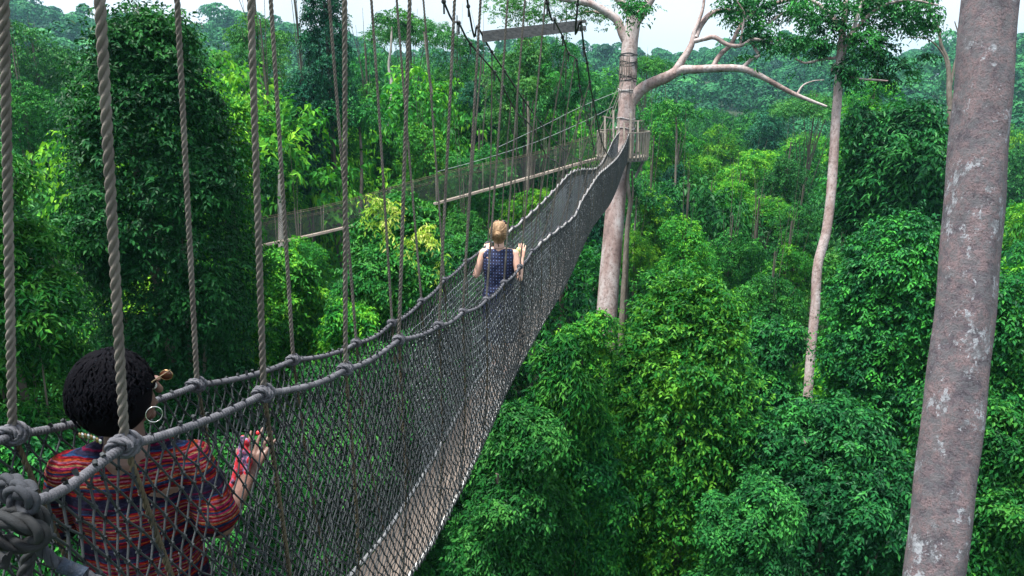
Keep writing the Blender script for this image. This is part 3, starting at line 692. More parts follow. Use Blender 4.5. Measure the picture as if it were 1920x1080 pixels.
tt[0] = (V, tt[0][1]); obj('trunk', tt, M['mottled'], mt)
bt = thing('dead_stump', 'broken pale grey snag standing in the forest left of the second walkway', 'tree')
obj('trunk', px_tube([(530, 560), (528, 450), (526, 380), (526, 318)], [7, 6, 5.5, 4], 37, 9, .06), M['dead'], bt)
for (pts, r, d, lab) in [
    ([(675, 420), (678, 340), (677, 280), (674, 235)], [4.5, 4, 3.5, 3], 42, 'slim brown bare trunk standing behind the ivy-clad column'),
    ([(722, 260), (732, 200), (735, 165), (729, 125), (733, 90), (735, 50)], [4, 4, 4, 3, 3, 2], 54, 'crooked pale bare trunk rising under the airy umbrella crown'),
    ([(815, 300), (812, 200), (806, 150), (800, 100), (795, 60)], [4, 3.5, 3, 2.5, 2], 48, 'forked grey bare trunk between the hanger ropes'),
    ([(1266, 350), (1268, 270), (1268, 220)], [2.5, 2.2, 1.6], 55, 'straight thin pinkish stem under the lime-green crown'),
    ([(990, 420), (990, 330), (991, 240), (990, 190)], [4, 3.5, 3, 2.5], 38, 'dead grey pole trunk behind the second walkway'),
    ([(1185, 500), (1190, 430), (1196, 370)], [2.5, 2.3, 1.8], 40, 'thin pale stem close right of the giant trunk')]:
    t = thing('bare_tree', lab, 'tree'); obj('trunk', px_tube(pts, [q*.8 for q in r], d, 8, .05), M['dead'] if 'pale' in lab or 'white' in lab else M['bark'], t)
    rq = np.random.default_rng(int(d*7)); ct = P(pts[-1][0], pts[-1][1], d)
    if 'dead' not in lab and 'forked' not in lab and 'short' not in lab:
        bl = [(ct+rq.normal(size=3)*np.array([1, 1, .5])*.8+np.array([0, 0, .5]), np.array([1, 1, .6])*rq.uniform(.4, .8)) for _ in range(9)]
        pz, vz = foliage(bl, 420, .2, 8, rq, .4, .5, ragged=.5); obj('crown', pz, M['leaf_mid'], t, False, vz)

# ---------------------------------------------------------------- the walkway
RR = [(60, 942, 1.50), (235, 835, 1.93), (495, 738, 2.60), (648, 692, 3.29), (748, 637, 3.96), (823, 610, 4.67), (868, 585, 5.25), (912, 562, 5.96), (945, 530, 6.65), (975, 500, 7.4),
      (1000, 468, 8.2), (1022, 447, 9.1), (1054, 423, 10.6), (1078, 402, 12.1), (1090, 376, 13.3), (1108, 348, 15.2), (1123, 326, 17.2), (1141, 311, 20.5), (1159, 293, 25), (1172, 270, 29), (1180, 248, 31.5)]
LR = [(-120, 845, 1.75), (25, 815, 2.14), (370, 722, 3.0), (550, 675, 3.8), (668, 643, 4.6), (735, 605, 5.2), (790, 565, 5.86), (833, 525, 6.5), (874, 490, 7.2), (915, 457, 8.0), (960, 428, 9.4),
      (1000, 394, 11.06), (1022, 373, 12.2), (1047, 347, 13.8), (1069, 324, 15.7), (1090, 317, 17.9), (1119, 314, 22.4), (1137, 290, 26.5), (1150, 262, 29.6), (1163, 246, 31.5)]
def rail_fn(R):
    P3 = np.array([P(*q) for q in R]); dd = np.array([q[2] for q in R]); sp = smooth_path(list(P3), 10)
    ds = np.interp(np.linspace(0, len(dd)-1, len(sp)), np.arange(len(dd)), dd)
    return lambda d: np.stack([np.interp(d, ds, sp[:, k]) for k in range(3)], -1)
railR, railL = rail_fn(RR), rail_fn(LR)
def left_of(d): return np.asarray(d)+.15
def smoothed(fn, d, w=1.2):
    return (fn(d-w)+fn(d-w/2)+fn(d)+fn(d+w/2)+fn(d+w))/5
def floor_c(d):
    d = np.asarray(d, float); c = (smoothed(railR, d)+smoothed(railL, d+.12))/2
    c = np.array(c); c[..., 2] -= np.interp(d, [1.4, 3, 4.5, 5.45, 7, 9], [1.55, 1.6, 1.6, 1.5, 1.3, 1.27]); return c
BD = nrm(np.array([.206, 1, 0.])); BS = np.array([BD[1], -BD[0], 0])       # bridge direction and its right-hand side
HW = .17
walk = thing('rope_walkway', 'long narrow rope suspension walkway that runs from the foreground to the giant tree', 'rope bridge')
d_all = np.arange(1.3, 31.4, .05)
# floor boards (each plank length overlaps the next slightly) and pale ladder rails beneath their edges
fb = []
for a in np.arange(1.3, 31.2, 2.0):
    ds = np.linspace(a, min(a+1.985, 31.3), 9); c = floor_c(ds)
    for s_, wv in ((-1, HW*.96),(1, HW*.96)):
        mid = c+BS*s_*HW*.49
        top = np.stack([mid-BS*HW*.47, mid+BS*HW*.47], 1); bot = top-np.array([0, 0, .035])
        n = len(ds); V = np.concatenate([top.reshape(-1, 3), bot.reshape(-1, 3)]); o = 2*n; Fq = []
        for k in range(n-1):
            p = 2*k; Fq += [[p, p+1, p+3, p+2], [o+p, o+p+2, o+p+3, o+p+1], [p, p+2, o+p+2, o+p], [p+1, o+p+1, o+p+3, p+3]]
        Fq += [[0, o, o+1, 1], [2*n-2, 2*n-1, o+2*n-1, o+2*n-2]]
        fb.append((V, np.array(Fq)))
obj('floor_boards', fb, M['board'], walk, False)
for s_ in (-1, 1):
    c = floor_c(d_all)+BS*s_*(HW+.012)+np.array([0, 0, .008]); obj('ladder_rail', tube(c, .013, 8), M['ladder'], walk)
rg = []
for d in np.arange(1.4, 31, .34):
    c = floor_c(d); rg += beam(c-BS*(HW-.02)-np.array([0, 0, .055]), c+BS*(HW-.02)-np.array([0, 0, .055]), .03, .03)
obj('floor_rungs', rg, M['ladder'], walk, False)
# handrails
def sagged(fn, knots, dd):
    p = fn(dd); k = np.asarray(knots)
    idx = np.clip(np.searchsorted(k, dd)-1, 0, len(k)-2); t = (dd-k[idx])/(k[idx+1]-k[idx]); t = np.clip(t, 0, 1)
    p[:, 2] -= .022*4*t*(1-t); return p
KR = [q[2] for q in RR[:10]]; KR += list(np.arange(KR[-1]+.72, 30.6, .72)); KL = [q[2] for q in LR[:10]]; KL += list(np.arange(KL[-1]+.72, 30.6, .72))
for fn, K in ((railR, KR), (railL, KL)):
    dn = np.arange(K[0], 8.6, .02); df = np.arange(8.58, 31.5, .05)
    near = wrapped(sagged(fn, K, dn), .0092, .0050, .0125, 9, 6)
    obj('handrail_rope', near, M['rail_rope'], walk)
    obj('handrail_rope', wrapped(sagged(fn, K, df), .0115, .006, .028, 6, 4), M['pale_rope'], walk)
# side nets: diamonds of knotted strands hanging from handrail to floor edge
def net(fn, side, d0=1.3, d1=31.2):
    lens = np.linalg.norm(np.diff(fn(d_all), axis=0), axis=1); cum = np.concatenate([[0], np.cumsum(lens)])
    L = cum[-1]; pitch = .066; ncol = int(L/pitch); rows = 37
    ii, jj = np.meshgrid(np.arange(ncol), np.arange(rows+1), indexing='ij')
    rg_ = np.random.default_rng(3+side)
    s = (ii+.5*(jj % 2))*pitch; w_ = jj/rows
    s = s + .012*np.sin(s*3.1+jj*.35)+rg_.normal(size=s.shape)*.0035
    d = np.interp(s, cum, d_all)
    top = fn(d); bot = floor_c(d)+BS*side*(HW+.03)
    w2 = w_[..., None]
    ctrl = (top*.42+bot*.58)+BS*side*(.055+.02*np.sin(d*1.9))[..., None]-np.array([0, 0, .06])
    pos = top*(1-w2)**2+2*ctrl*w2*(1-w2)+bot*w2**2
    pos += rg_.normal(size=pos.shape)*.0035
    A, B = [], []
    for j in range(rows):
        if j % 2 == 0:
            A += [pos[:, j], pos[1:, j]]; B += [pos[:, j+1], pos[:-1, j+1]]
        else:
            A += [pos[:, j], pos[:-1, j]]; B += [pos[:, j+1], pos[1:, j+1]]
    A = np.concatenate(A); B = np.concatenate(B)
    r = np.interp(A[:, 1], [2, 6, 30], [.0034, .0034, .005])
    parts = prisms(A, B, r, 5)
    nd = pos.reshape(-1, 3); nd = nd[nd[:, 1] < 7]; q = nrm(rg_.normal(size=nd.shape)); parts += prisms(nd-q*.006, nd+q*.006, .0068, 5)
    obj('side_net', parts, M['net'], walk)
net(railR, 1); net(railL, -1)
# inner, finer nylon mesh tied over the lower part of each side
def fine_net(fn, side):
    dd = np.arange(5.5, 31, .06); rows = np.linspace(.1, 1.0, 24)
    A, B = [], []
    top = fn(dd); bot = floor_c(dd)+BS*side*(HW+.015)
    def at(w_): 
        c = (top*.42+bot*.58)+BS*side*.045-np.array([0, 0, .06]); return top*(1-w_)**2+2*c*w_*(1-w_)+bot*w_**2
    for w_ in rows:
        p = at(w_)+RNG.normal(size=top.shape)*.003; A.append(p[:-1]); B.append(p[1:])
    for a, b in zip(rows[:-1], rows[1:]):
        A.append(at(a)); B.append(at(b))
    A = np.concatenate(A); B = np.concatenate(B); obj('mesh_lining', prisms(A, B, .0022, 3), M['net_fine'], walk)
fine_net(railR, 1); fine_net(railL, -1)
# main cables: measured points of the four cables
def cab(pts, f): return [P(u, v, f(u-960)) for u, v in pts]
cR = cab([(1089, 40), (1095, 90), (1101, 118), (1106, 154), (1112, 188), (1122, 237), (1127, 260), (1134, 280)], lambda o: 569/(214.6-o))
cR = [P(1083, 8, 6.35)]+cR+[P(1141, 292, 17), P(1149, 297, 21), P(1160, 286, 24.5), P(1168, 273, 27), P(1176, 258, 29.5), P(1181, 215, 31.6), P(1180, 150, 32.2)]
cL = cab([(878, 12), (896, 50), (922, 97), (946, 133), (982, 187), (1013, 230), (1043, 267), (1067, 288), (1087, 300), (1103, 302)], lambda o: 2133/(249-o))
cL += [P(1120, 297, 24), P(1138, 275, 28), P(1155, 230, 31), P(1168, 150, 32)]
cL2 = cab([(860, 43), (882, 82), (927, 135), (943, 163), (967, 208), (985, 225), (1002, 245), (1015, 273), (1027, 295), (1040, 302), (1063, 320)], lambda o: 1910/(229.6-o))
cL2 = [P(832, 3, 5.45)]+cL2
cR2 = cab([(1026, 5), (1039, 36), (1055, 69), (1066, 100), (1081, 113), (1087, 162), (1094, 188), (1105, 235), (1113, 275)], lambda o: 792/(206.6-o))
cR2 += [P(1120, 318, 16.8)]
cables = {}
tops_near = {'L': [], 'R': []}
def hanger_top(u, v, d, ut):
    Bp = P(u, v, d); y = Bp[1]; d2 = y/(CP+(540/F)*SP); T = P(ut, 0, d2)
    zt = CAM[2]+np.interp(d, [1.5, 5.4], [4.2, 1.75]); k = (zt-Bp[2])/(T[2]-Bp[2]); return Bp, Bp+(T-Bp)*k
HR = {0: 190, 1: 185, 2: 470, 3: 644, 4: 770, 5: 850, 6: 903, 7: 950, 8: 986, 9: 1021}
HL = {1: 5, 2: 332, 3: 505, 4: 618, 5: 694, 6: 745, 7: 792}
def cable_at(c, y):
    c = np.array(c); return np.array([np.interp(y, c[:, 1], c[:, k]) for k in range(3)])
def knot(c, ax, rr, hr, flip=1):
    """the hanger rope wound round the handrail: a loop either side and a crossing turn"""
    ax = nrm(ax); up = np.array([0, 0, 1.]); up = nrm(up-ax*np.dot(up, ax)); sd = np.cross(ax, up)
    rg2 = np.random.default_rng(int(c[1]*97) % 9999); out_ = []
    # lark's-head style hitch: an outer loop on each side of the hanger, leaning opposite ways, and one diagonal turn across the front
    for off_, tl, R_ in ((-2.5, .9, 1.0), (-.9, .5, 1.25), (2.3, -1.1, 1.05)):
        tl += rg2.uniform(-.25, .25); Rq = (rr+hr*.9)*R_; ph = rg2.uniform(0, 6)
        a = np.linspace(0, 2*math.pi*1.03, 30)
        pts = c+np.outer(off_*hr+tl*hr*1.6*np.cos(a+.6), ax)+np.outer(Rq*np.cos(a)*(1+.1*np.sin(2*a+ph)), sd)+np.outer(Rq*np.sin(a)*(1+.12*np.cos(a*2)), up)
        out_ += rope(pts, hr, hr*6.5, sides=6, steps=9)
    pts = [c-ax*hr*3.1+up*hr*.6-sd*rr*1.1, c-ax*hr*1.2+up*(rr+hr*1.7), c+ax*hr*.6+up*(rr+hr*1.9)+sd*hr*.5, c+ax*hr*2.2+up*hr*.8+sd*(rr+hr*1.3), c+ax*hr*2.6-up*(rr+hr*1.0)+sd*hr]
    return out_+rope(smooth_path(pts, 8), hr, hr*6.5, sides=6, steps=9)
nh = 0
for (nm, fn, K, RL, H, c1, c2, side) in (('R', railR, KR, RR, HR, cR, cR2, 1), ('L', railL, KL, LR, HL, cL, cL2, -1)):
    for i, d in enumerate(K):
        if i == 0 and nm == 'L': continue
        Bp = fn(np.array([d]))[0]
        if i in H:
            u, v, dq = RL[i]; Bp, Tp = hanger_top(u, v, dq, H[i])
            if i > 0: tops_near[nm].append(Tp)
            if i == 0: continue
        else:
            c = c1 if i % 2 else c2
            Tp = cable_at(c, Bp[1]+.02)
            if Bp[1] > c[-1][1]: c = c1; Tp = cable_at(c, Bp[1])
            if Tp[2]-Bp[2] < .12: continue
        R = np.interp(d, [2, 3, 5, 10, 30], [.0128, .0110, .0097, .0085, .0082])
        st_ = 12 if d < 4 else (8 if d < 8 else 4); sd_ = 7 if d < 4 else (5 if d < 8 else 3)
        Bt = Bp+np.array([0, 0, .012])
        mid = (Bt+Tp)/2+np.array([0.01*math.sin(i*3), .01, 0])
        pth = smooth_path([Bt, mid, Tp], 6)
        h = obj('hanger_rope', rope(pth, R, R*7.5, sides=sd_, steps=st_) if d < 16 else tube(pth, R, 5), M['rope'], walk)
        # lower leg of the hanger going down inside the net to the floor edge
        Fp = floor_c(d)+BS*side*(HW+.02); md = Bp*.45+Fp*.55+BS*side*.03
        obj('net_rope', rope(smooth_path([Bp, md, Fp], 6), R*.8, R*6, sides=4, steps=6) if d < 9 else tube(smooth_path([Bp, md, Fp], 4), R*.8, 4), M['dark_rope'], walk)
        if d < 13:
            tg = fn(np.array([d+.1]))[0]-fn(np.array([d-.1]))[0]; kn = knot(Bp, tg, .0135, R*.84, 1)
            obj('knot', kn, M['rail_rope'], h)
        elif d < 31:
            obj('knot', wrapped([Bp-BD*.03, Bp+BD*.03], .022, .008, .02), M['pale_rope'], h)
        nh += 1
nearL = sorted(tops_near['L'], key=lambda p: p[1]); nearR = sorted(tops_near['R'], key=lambda p: p[1])
def near_ext(pts, c, extra):
    pts = [p for p in pts if p[1] < c[0][1]-.35]
    return [extra]+pts+list(c)
cabs = [near_ext(nearL, cL2, np.array([-1.9, -.3, 36.0])), near_ext(nearR, cR2, np.array([-.9, -.3, 36.0])),
        [np.array([-1.2, -.3, 36.6]), np.array([-.6, 3., 33.4])]+cL, [np.array([.25, -.3, 36.6]), np.array([.55, 3., 33.4])]+cR]
for c, r in zip(cabs, (.0085, .0085, .0095, .0095)):
    sp = smooth_path(c, 6); o = obj('main_cable', tube(sp, r, 7), M['cable'], walk)
    for k, q in enumerate([p for p in c if 5 < p[1] < 31]):
        obj('cable_clamp', ellipsoid(q, (.02, .026, .02), 8, 6)+tube([q+np.array([0, 0, .01]), q-np.array([0, .0, .09])], .008, 5), M['cable'], o)
# wooden spreader beam
a, b = P(905, 69, 7.0), P(1097, 47, 7.35)
T = nrm(b-a)
bm = beam(a, b-T*.09, .06, .105)+beam(b-T*.09+np.array([0, 0, .036]), b+np.array([0, 0, .036]), .06, .033)+beam(b-T*.09-np.array([0, 0, .03]), b-np.array([0, 0, .03]), .06, .045)
obj('spreader_beam', bm, M['timber'], walk, False)

# big knots and loose rope ends where the handrail meets the near platform, lower left corner
M['blue_grey_rope'] = simple('dark_blue_grey_rope', [(.25, (.009, .01, .015)), (.55, (.024, .028, .038)), (.8, (.055, .06, .075))], 25, .85, .4, 500)  # dark blue-grey rope for the corner knot's upper coils and loose end
M['black_rope'] = simple('near_black_rope', [(.3, (.004, .005, .007)), (.7, (.014, .017, .022))], 25, .8, .4, 500)  # near-black rope for the knot's lower coils and lashing
kc = P(28, 925, 1.42)
def turn(c, r, hr, tilt, n=1.15, ph=0, sq=(1, 1, 1)):
    pts = []
    for t in np.linspace(0, 1, 26):
        a = 2*math.pi*n*t+ph; v = np.array([r*math.cos(a)*sq[0], .5*r*math.sin(a*.5)*sq[1], r*math.sin(a)*sq[2]])
        ct, st2 = math.cos(tilt), math.sin(tilt); v = np.array([v[0]*ct-v[2]*st2, v[1], v[0]*st2+v[2]*ct]); pts.append(c+v)
    return rope(smooth_path(pts, 3), hr, hr*7, sides=7, steps=14)
tk = thing('mooring_knot', 'large rope knot with a hanging end in the lower left corner of the view', 'rope knot')
obj('coil', turn(P(20, 922, 1.4), .024, .0145, .5)+turn(P(38, 938, 1.37), .026, .0145, -.5, ph=1), M['blue_grey_rope'], tk)
obj('coil', turn(P(10, 1005, 1.36), .045, .017, 1.4, ph=2.5, sq=(.8, 1, 1.3))+turn(P(45, 975, 1.4), .03, .016, .9, ph=1.5), M['black_rope'], tk)
obj('loose_end', rope(smooth_path([P(30, 950, 1.38), P(62, 985, 1.4), P(78, 1030, 1.42), P(110, 1058, 1.44), P(150, 1075, 1.45), P(190, 1095, 1.46), P(230, 1130, 1.47)], 6), .0125, .085, sides=7, steps=12), M['blue_grey_rope'], tk)
M['tape'] = simple('blue_tape', [(.35, (.003, .009, .022)), (.6, (.007, .022, .05)), (.75, (.03, .05, .075))], 40, .6, .5, 90)
obj('blue_tape', tube(smooth_path([P(112, 1059, 1.44), P(132, 1067, 1.445), P(158, 1078, 1.45)], 4), .0145, 12, bump=.07), M['tape'], tk)
obj('lashing', rope(smooth_path([P(30, 935, 1.42), P(60, 955, 1.46), P(66, 1000, 1.5), P(50, 1060, 1.52), P(40, 1120, 1.52)], 6), .015, .1, sides=6, steps=10), M['black_rope'], tk)

# ---------------------------------------------------------------- second walkway
w2 = thing('rope_walkway', 'distant narrow walkway with mesh sides crossing from the left to the giant tree', 'rope bridge')
fl = [(60, 520, 37), (280, 497, 36.5), (440, 469, 36), (616, 433, 35.5), (823, 379, 34.6), (1000, 330, 33.6), (1110, 299, 33), (1150, 290, 32.8)]
tp = [(60, 484, 37), (280, 450, 36.5), (440, 419, 36), (616, 386, 35.5), (823, 328, 34.6), (1000, 289, 33.6), (1110, 256, 33), (1150, 244, 32.8)]
f3 = smooth_path([P(*q) for q in fl], 12); t3 = smooth_path([P(*q) for q in tp], 12)
back = nrm(np.array([-.06, 1, 0.]))
fb = []
V = np.stack([f3, f3+back*.34, f3+back*.34-np.array([0, 0, .1]), f3-np.array([0, 0, .1])], 1).reshape(-1, 3); n = len(f3)
i = np.arange(n-1)[:, None]*4; j = np.arange(4)[None]; j2 = (j+1) % 4
fb = [(V, np.stack([i+j, i+j2, i+4+j2, i+4+j], -1).reshape(-1, 4))]
M['pale_board'] = simple('pale_walkway_board', [(.3, (.24, .19, .155)), (.7, (.42, .35, .3))], 3, .8)
obj('floor_boards', fb, M['pale_board'], w2, False)
for off_ in (0, .34+.3):
    top = t3+back*(off_-.15 if off_ == 0 else off_-.1); bot = f3+back*(0 if off_ == 0 else .34)
    A, B = [], []
    sf, _ = resample(bot, ds=.11); stp, _ = resample(top, n=len(sf)); rows = np.linspace(0, 1, 11)
    for a_ in range(10):
        pa = stp*(1-rows[a_])+sf*rows[a_]; pb = stp*(1-rows[a_+1])+sf*rows[a_+1]; A += [pa[:-1], pa[1:]]; B += [pb[1:], pb[:-1]]
    obj('side_net', prisms(np.concatenate(A), np.concatenate(B), .0042, 3), M['net'], w2)
    obj('handrail_rope', tube(top, .012, 6)+tube(top*.78+bot*.22, .007, 5), M['dark_rope'], w2)
    for k in range(0, len(sf), 11):
        obj('net_rope', tube([stp[k]+np.array([0, 0, .05]), sf[k]], .014, 5), M['rope'], w2)
for (pts) in ([(930, 278, 34), (1010, 240, 33.6), (1090, 200, 33.2), (1168, 168, 32.6)], [(820, 322, 34.6), (900, 300, 34.2), (1000, 268, 33.6), (1090, 230, 33.2), (1150, 200, 32.6)]):
    c3 = smooth_path([P(*q) for q in pts], 8); obj('main_cable', tube(c3, .010, 5), M['net_fine'], w2)
    for k in range(6, len(c3)-4, 3):
        tpt = c3[k]; bt_ = np.array([np.interp(tpt[0], t3[:, 0], t3[:, q]) for q in range(3)])
        if tpt[2]-bt_[2] > .1: obj('hanger_rope', tube([tpt, bt_], .009, 4), M['rope'], w2)

# ---------------------------------------------------------------- platform round the giant tree
pf = thing('tree_platform', 'round wooden platform with slatted railing high on the giant tree', 'platform')
pc = P(1167, 292, D0); pc = pc+np.array([0, .0, 0]); PR = 1.16
def ring_pt(a, r=PR, z=0): return pc+np.array([r*math.cos(a), r*math.sin(a), z])
dk = []
for k in range(-9, 10):
    x = k*.125; half = math.sqrt(max(0, PR*PR-x*x))
    if abs(x) < .62:
        hh = math.sqrt(max(0, .64**2-x*x))
        for s_ in (-1, 1): dk += beam(pc+np.array([x, s_*hh, 0]), pc+np.array([x, s_*half, 0]), .115, .04)
    else: dk += beam(pc+np.array([x, -half, 0]), pc+np.array([x, half, 0]), .115, .04)
obj('deck', dk, M['deck_wood'], pf, False)
na = 40
rl = []
for k in range(na):
    a, b = 2*math.pi*k/na, 2*math.pi*(k+1)/na
    if math.radians(215) < a < math.radians(262): continue
    rl += beam(ring_pt(a, PR, 1.1), ring_pt(b, PR, 1.1), .07, .05)
    obj('railing_slat', beam(ring_pt((a+b)/2, PR, -.12), ring_pt((a+b)/2, PR+.03, 1.08), .085, .025, up=(math.cos(a), math.sin(a), 0)), M['deck_wood'], pf, False)
obj('railing_cap', rl, M['deck_wood'], pf, False)
fb = []
for k in range(20):
    a, b = 2*math.pi*k/20, 2*math.pi*(k+1)/20; fb += beam(ring_pt(a, PR-.06, -.1), ring_pt(b, PR-.06, -.1), .06, .14)
obj('deck_joist', fb, M['timber'], pf, False)
for a in np.arange(.2, 2*math.pi, math.pi/4):
    obj('brace', beam(ring_pt(a, PR-.1, -.12), ring_pt(a, .68, -.95), .08, .08), M['timber'], pf, False)
for (u, v0, v1) in ((1134, 295, 218), (1150, 260, 207), (1160, 270, 222), (1196, 285, 226), (1170, 262, 230), (1182, 305, 212)):
    obj('post', beam(P(u, v0, D0-1.0), P(u, v1, D0-1.0), .075, .075, up=(0, 1, 0)), M['deck_wood'], pf, False)
obj('crossbar', beam(P(1130, 218, D0-1), P(1148, 222, D0-1), .06, .06)+beam(P(1170, 229, D0-1), P(1205, 226, D0-1), .05, .05), M['deck_wood'], pf, False)
for (u, vb) in ((1142, 240), (1136, 240), (1122, 250), (1186, 238), (1192, 240)):
    obj('stay_rope', tube([P(1176+ (u-1160)*.3, 150, D0-.7), P(u, vb, D0-1)], .014, 5), M['rope'], pf)

# ---------------------------------------------------------------- people
def solid(name, parts, mat, parent, voxel=.006, iters=4, folds=0):
    """closed pieces fused into ONE continuous surface (voxel remesh, smoothed), kept as plain mesh data"""
    o = obj(name, parts, mat, parent)
    r = o.modifiers.new('fuse', 'REMESH'); r.mode = 'VOXEL'; r.voxel_size = voxel; r.use_smooth_shade = True
    s = o.modifiers.new('smooth', 'SMOOTH'); s.factor = .5; s.iterations = iters
    if folds:
        tx = bpy.data.textures.new('cloth_folds', 'CLOUDS'); tx.noise_scale = .075; tx.noise_depth = 2
        q = o.modifiers.new('folds', 'DISPLACE'); q.texture = tx; q.strength = folds; q.mid_level = .45; q.texture_coords = 'LOCAL'
    return o
def skin(name, a, b):
    m, nt, bs, o = material(name); v = coords(nt); n = noise(nt, 14, 4, .6, v); r = ramp(nt, [(.3, a), (.7, b)])
    nt.links.new(n.outputs['Fac'], r.inputs['Fac']); nt.links.new(r.outputs[0], bs.inputs['Base Color'])
    bs.inputs['Roughness'].default_value = .48; bs.inputs['Subsurface Weight'].default_value = .08; bs.inputs['Subsurface Radius'].default_value = (.01, .004, .002)
    return m
M['skin_fair'] = skin('fair_skin', (.52, .3, .23), (.62, .38, .3)); M['skin_dark'] = skin('brown_skin', (.085, .045, .035), (.14, .075, .06))
M['skin_palm'] = skin('palm_skin', (.3, .17, .14), (.36, .21, .18))
def hand(wr, d, pn, across, curls=(.3, .35, .4, .5), spread=.12, scale=1.0, thumb=.5):
    """wr wrist, d direction of the fingers, pn palm normal (fingers curl towards it), across = direction of the thumb side"""
    d, pn, across = nrm(np.asarray(d, float)), nrm(np.asarray(pn, float)), nrm(np.asarray(across, float)); s = scale; P_ = []
    kn = [wr+d*(.088-.004*abs(k-1))*s+across*(.030-.020*k)*s for k in range(4)]
    for k in range(4): P_ += capsule(wr+across*(.018-.012*k)*s+d*.012*s, kn[k], .0135*s, .0105*s, 10)
    P_ += capsule(wr+d*.02*s+across*.012*s, wr+d*.055*s+across*.025*s+pn*.006*s, .014*s, .013*s, 10)
    for k, L in enumerate((.042, .047, .044, .034)):
        a = kn[k]; ang = curls[k]*.5; dd = nrm(d+across*spread*(1.5-k)*.6)
        for seg, (f, r) in enumerate(((1, .0088), (.62, .0078), (.5, .0068))):
            dr = nrm(dd*math.cos(ang)+pn*math.sin(ang)); b = a+dr*L*f*s; P_ += capsule(a, b, r*s, (r-.0008)*s, 9); a = b; ang += curls[k]
    a = wr+d*.022*s+across*.026*s; dr = nrm(across*.75+d*.7+pn*.25)
    for f, r in ((.036, .0105), (.03, .0095), (.024, .008)):
        b = a+dr*f*s; P_ += capsule(a, b, r*s, (r-.001)*s, 9); a = b; dr = nrm(dr+d*.35*(1-thumb)+pn*.4*thumb)
    return P_
def loft(rings, n=28, wob=0):
    """closed body from rings (cx, cy, z, rx, ry)"""
    a = np.linspace(0, 2*math.pi, n, endpoint=False); V = []
    for k, (cx, cy, z, rx, ry) in enumerate(rings):
        w_ = 1+wob*np.sin(a*7+k*.5)
        V.append(np.stack([cx+rx*np.cos(a)*w_, cy+ry*np.sin(a)*w_, np.full(n, z)], 1))
    V = np.concatenate(V); m = len(rings)
    i = np.arange(m-1)[:, None]*n; j = np.arange(n)[None]; j2 = (j+1) % n
    c0 = V[:n].mean(0); c1 = V[-n:].mean(0)
    return [(V, np.stack([i+j, i+j2, i+n+j2, i+n+j], -1).reshape(-1, 4)),
            (np.vstack([V[:n], c0]), np.array([[k, n, (k+1) % n] for k in range(n)])), (np.vstack([V[-n:], c1]), np.array([[k, (k+1) % n, n] for k in range(n)]))]
def face_parts(hc, fw, rt, s=1.0):
    """skull, jaw, nose, lips, brow, ears of a head centred at hc looking along fw with rt to its right"""
    up = nrm(np.cross(rt, fw)); R3 = np.stack([rt, fw, up], 1); q = lambda x, y, z: hc+(rt*x+fw*y+up*z)*s
    P_ = ellipsoid(q(0, -.008, .018), np.array([.073, .092, .092])*s, rot=R3)+ellipsoid(q(0, .02, -.045), np.array([.058, .068, .068])*s, rot=R3)
    P_ += capsule(q(0, .088, .015), q(0, .108, -.022), .009*s, .013*s)+ellipsoid(q(0, .083, -.055), np.array([.026, .014, .011])*s, rot=R3)
    P_ += ellipsoid(q(0, .07, -.095), np.array([.022, .02, .018])*s, rot=R3)
    for sg in (-1, 1):
        P_ += ellipsoid(q(sg*.077, -.005, -.01), np.array([.011, .022, .033])*s, rot=R3)+ellipsoid(q(sg*.032, .08, .03), np.array([.022, .014, .009])*s, rot=R3)
    return P_
def eyes(name, hc, fw, rt, parent, s=1.0):
    up = nrm(np.cross(rt, fw)); P_ = []
    for sg in (-1, 1): P_ += ellipsoid(hc+(rt*sg*.03+fw*.072+up*.008)*s, np.array([.012]*3)*s, 12, 8)
    return obj('eyes', P_, M['eye'], parent)
M['eye'] = simple('eye', [(.4, (.5, .48, .45)), (.6, (.6, .58, .55))], 3, .2)

# --- woman in navy, walking away
bd = 7.5; fz = float(floor_c(bd)[2]); c0 = P(936, 480, bd)
org = np.array([c0[0], c0[1], fz]); fwd = nrm(np.array([.13, 1, 0])); rgt = np.array([fwd[1], -fwd[0], 0])
L3 = lambda x, y, z: rgt*x+fwd*y+np.array([0, 0, z])
def loc(u, v, d): return P(u, v, d)-org
blonde = thing('person', 'blonde person in a sleeveless navy dotted dress walking away along the walkway', 'person', None, tuple(org))
ztop = P(936, 412, bd)[2]-fz; k_ = ztop/1.70
hc = L3(0, .02, ztop-.125)
B = face_parts(hc, fwd, rgt, 1.0)
B += capsule(L3(0, 0, ztop-.2), L3(0, -.01, ztop-.30), .05, .056)
sh = ztop-.335
B += loft([(0, 0, z, rx, ry) for z, rx, ry in [(.86*k_, .16, .1), (.95*k_, .155, .1), (1.05*k_, .125, .09), (1.2*k_, .145, .1), (sh-.03, .165, .085), (sh+.015, .13, .06), (sh+.04, .07, .05)]])
B = [(np.asarray(V), F_) for V, F_ in B]
lf = len(B)
lhand = loc(912, 468, 7.85); rhand = loc(978, 484, 7.55); rel = loc(974, 522, 7.45); lel = loc(893, 515, 7.55)
sl1, sr1 = L3(-.165, 0, sh), L3(.165, 0, sh)
B += capsule(sl1, lel, .045, .036)+capsule(lel, lhand, .036, .023)+capsule(sr1, rel, .045, .036)+capsule(rel, rhand, .036, .024)
B += capsule(L3(-.17, 0, sh-.005), L3(-.05, 0, sh+.03), .045, .04)+capsule(L3(.17, 0, sh-.005), L3(.05, 0, sh+.03), .045, .04)
B += hand(lhand, fwd*.8+np.array([0, 0, .35]), -np.array([0, 0, 1.])+fwd*.3, rgt, (.5, .55, .6, .6))
B += hand(rhand, np.array([0, 0, 1.])+fwd*.3, fwd, -rgt, (.55, .6, .6, .55))
hip, kn_, an = .88*k_, .47*k_, .09
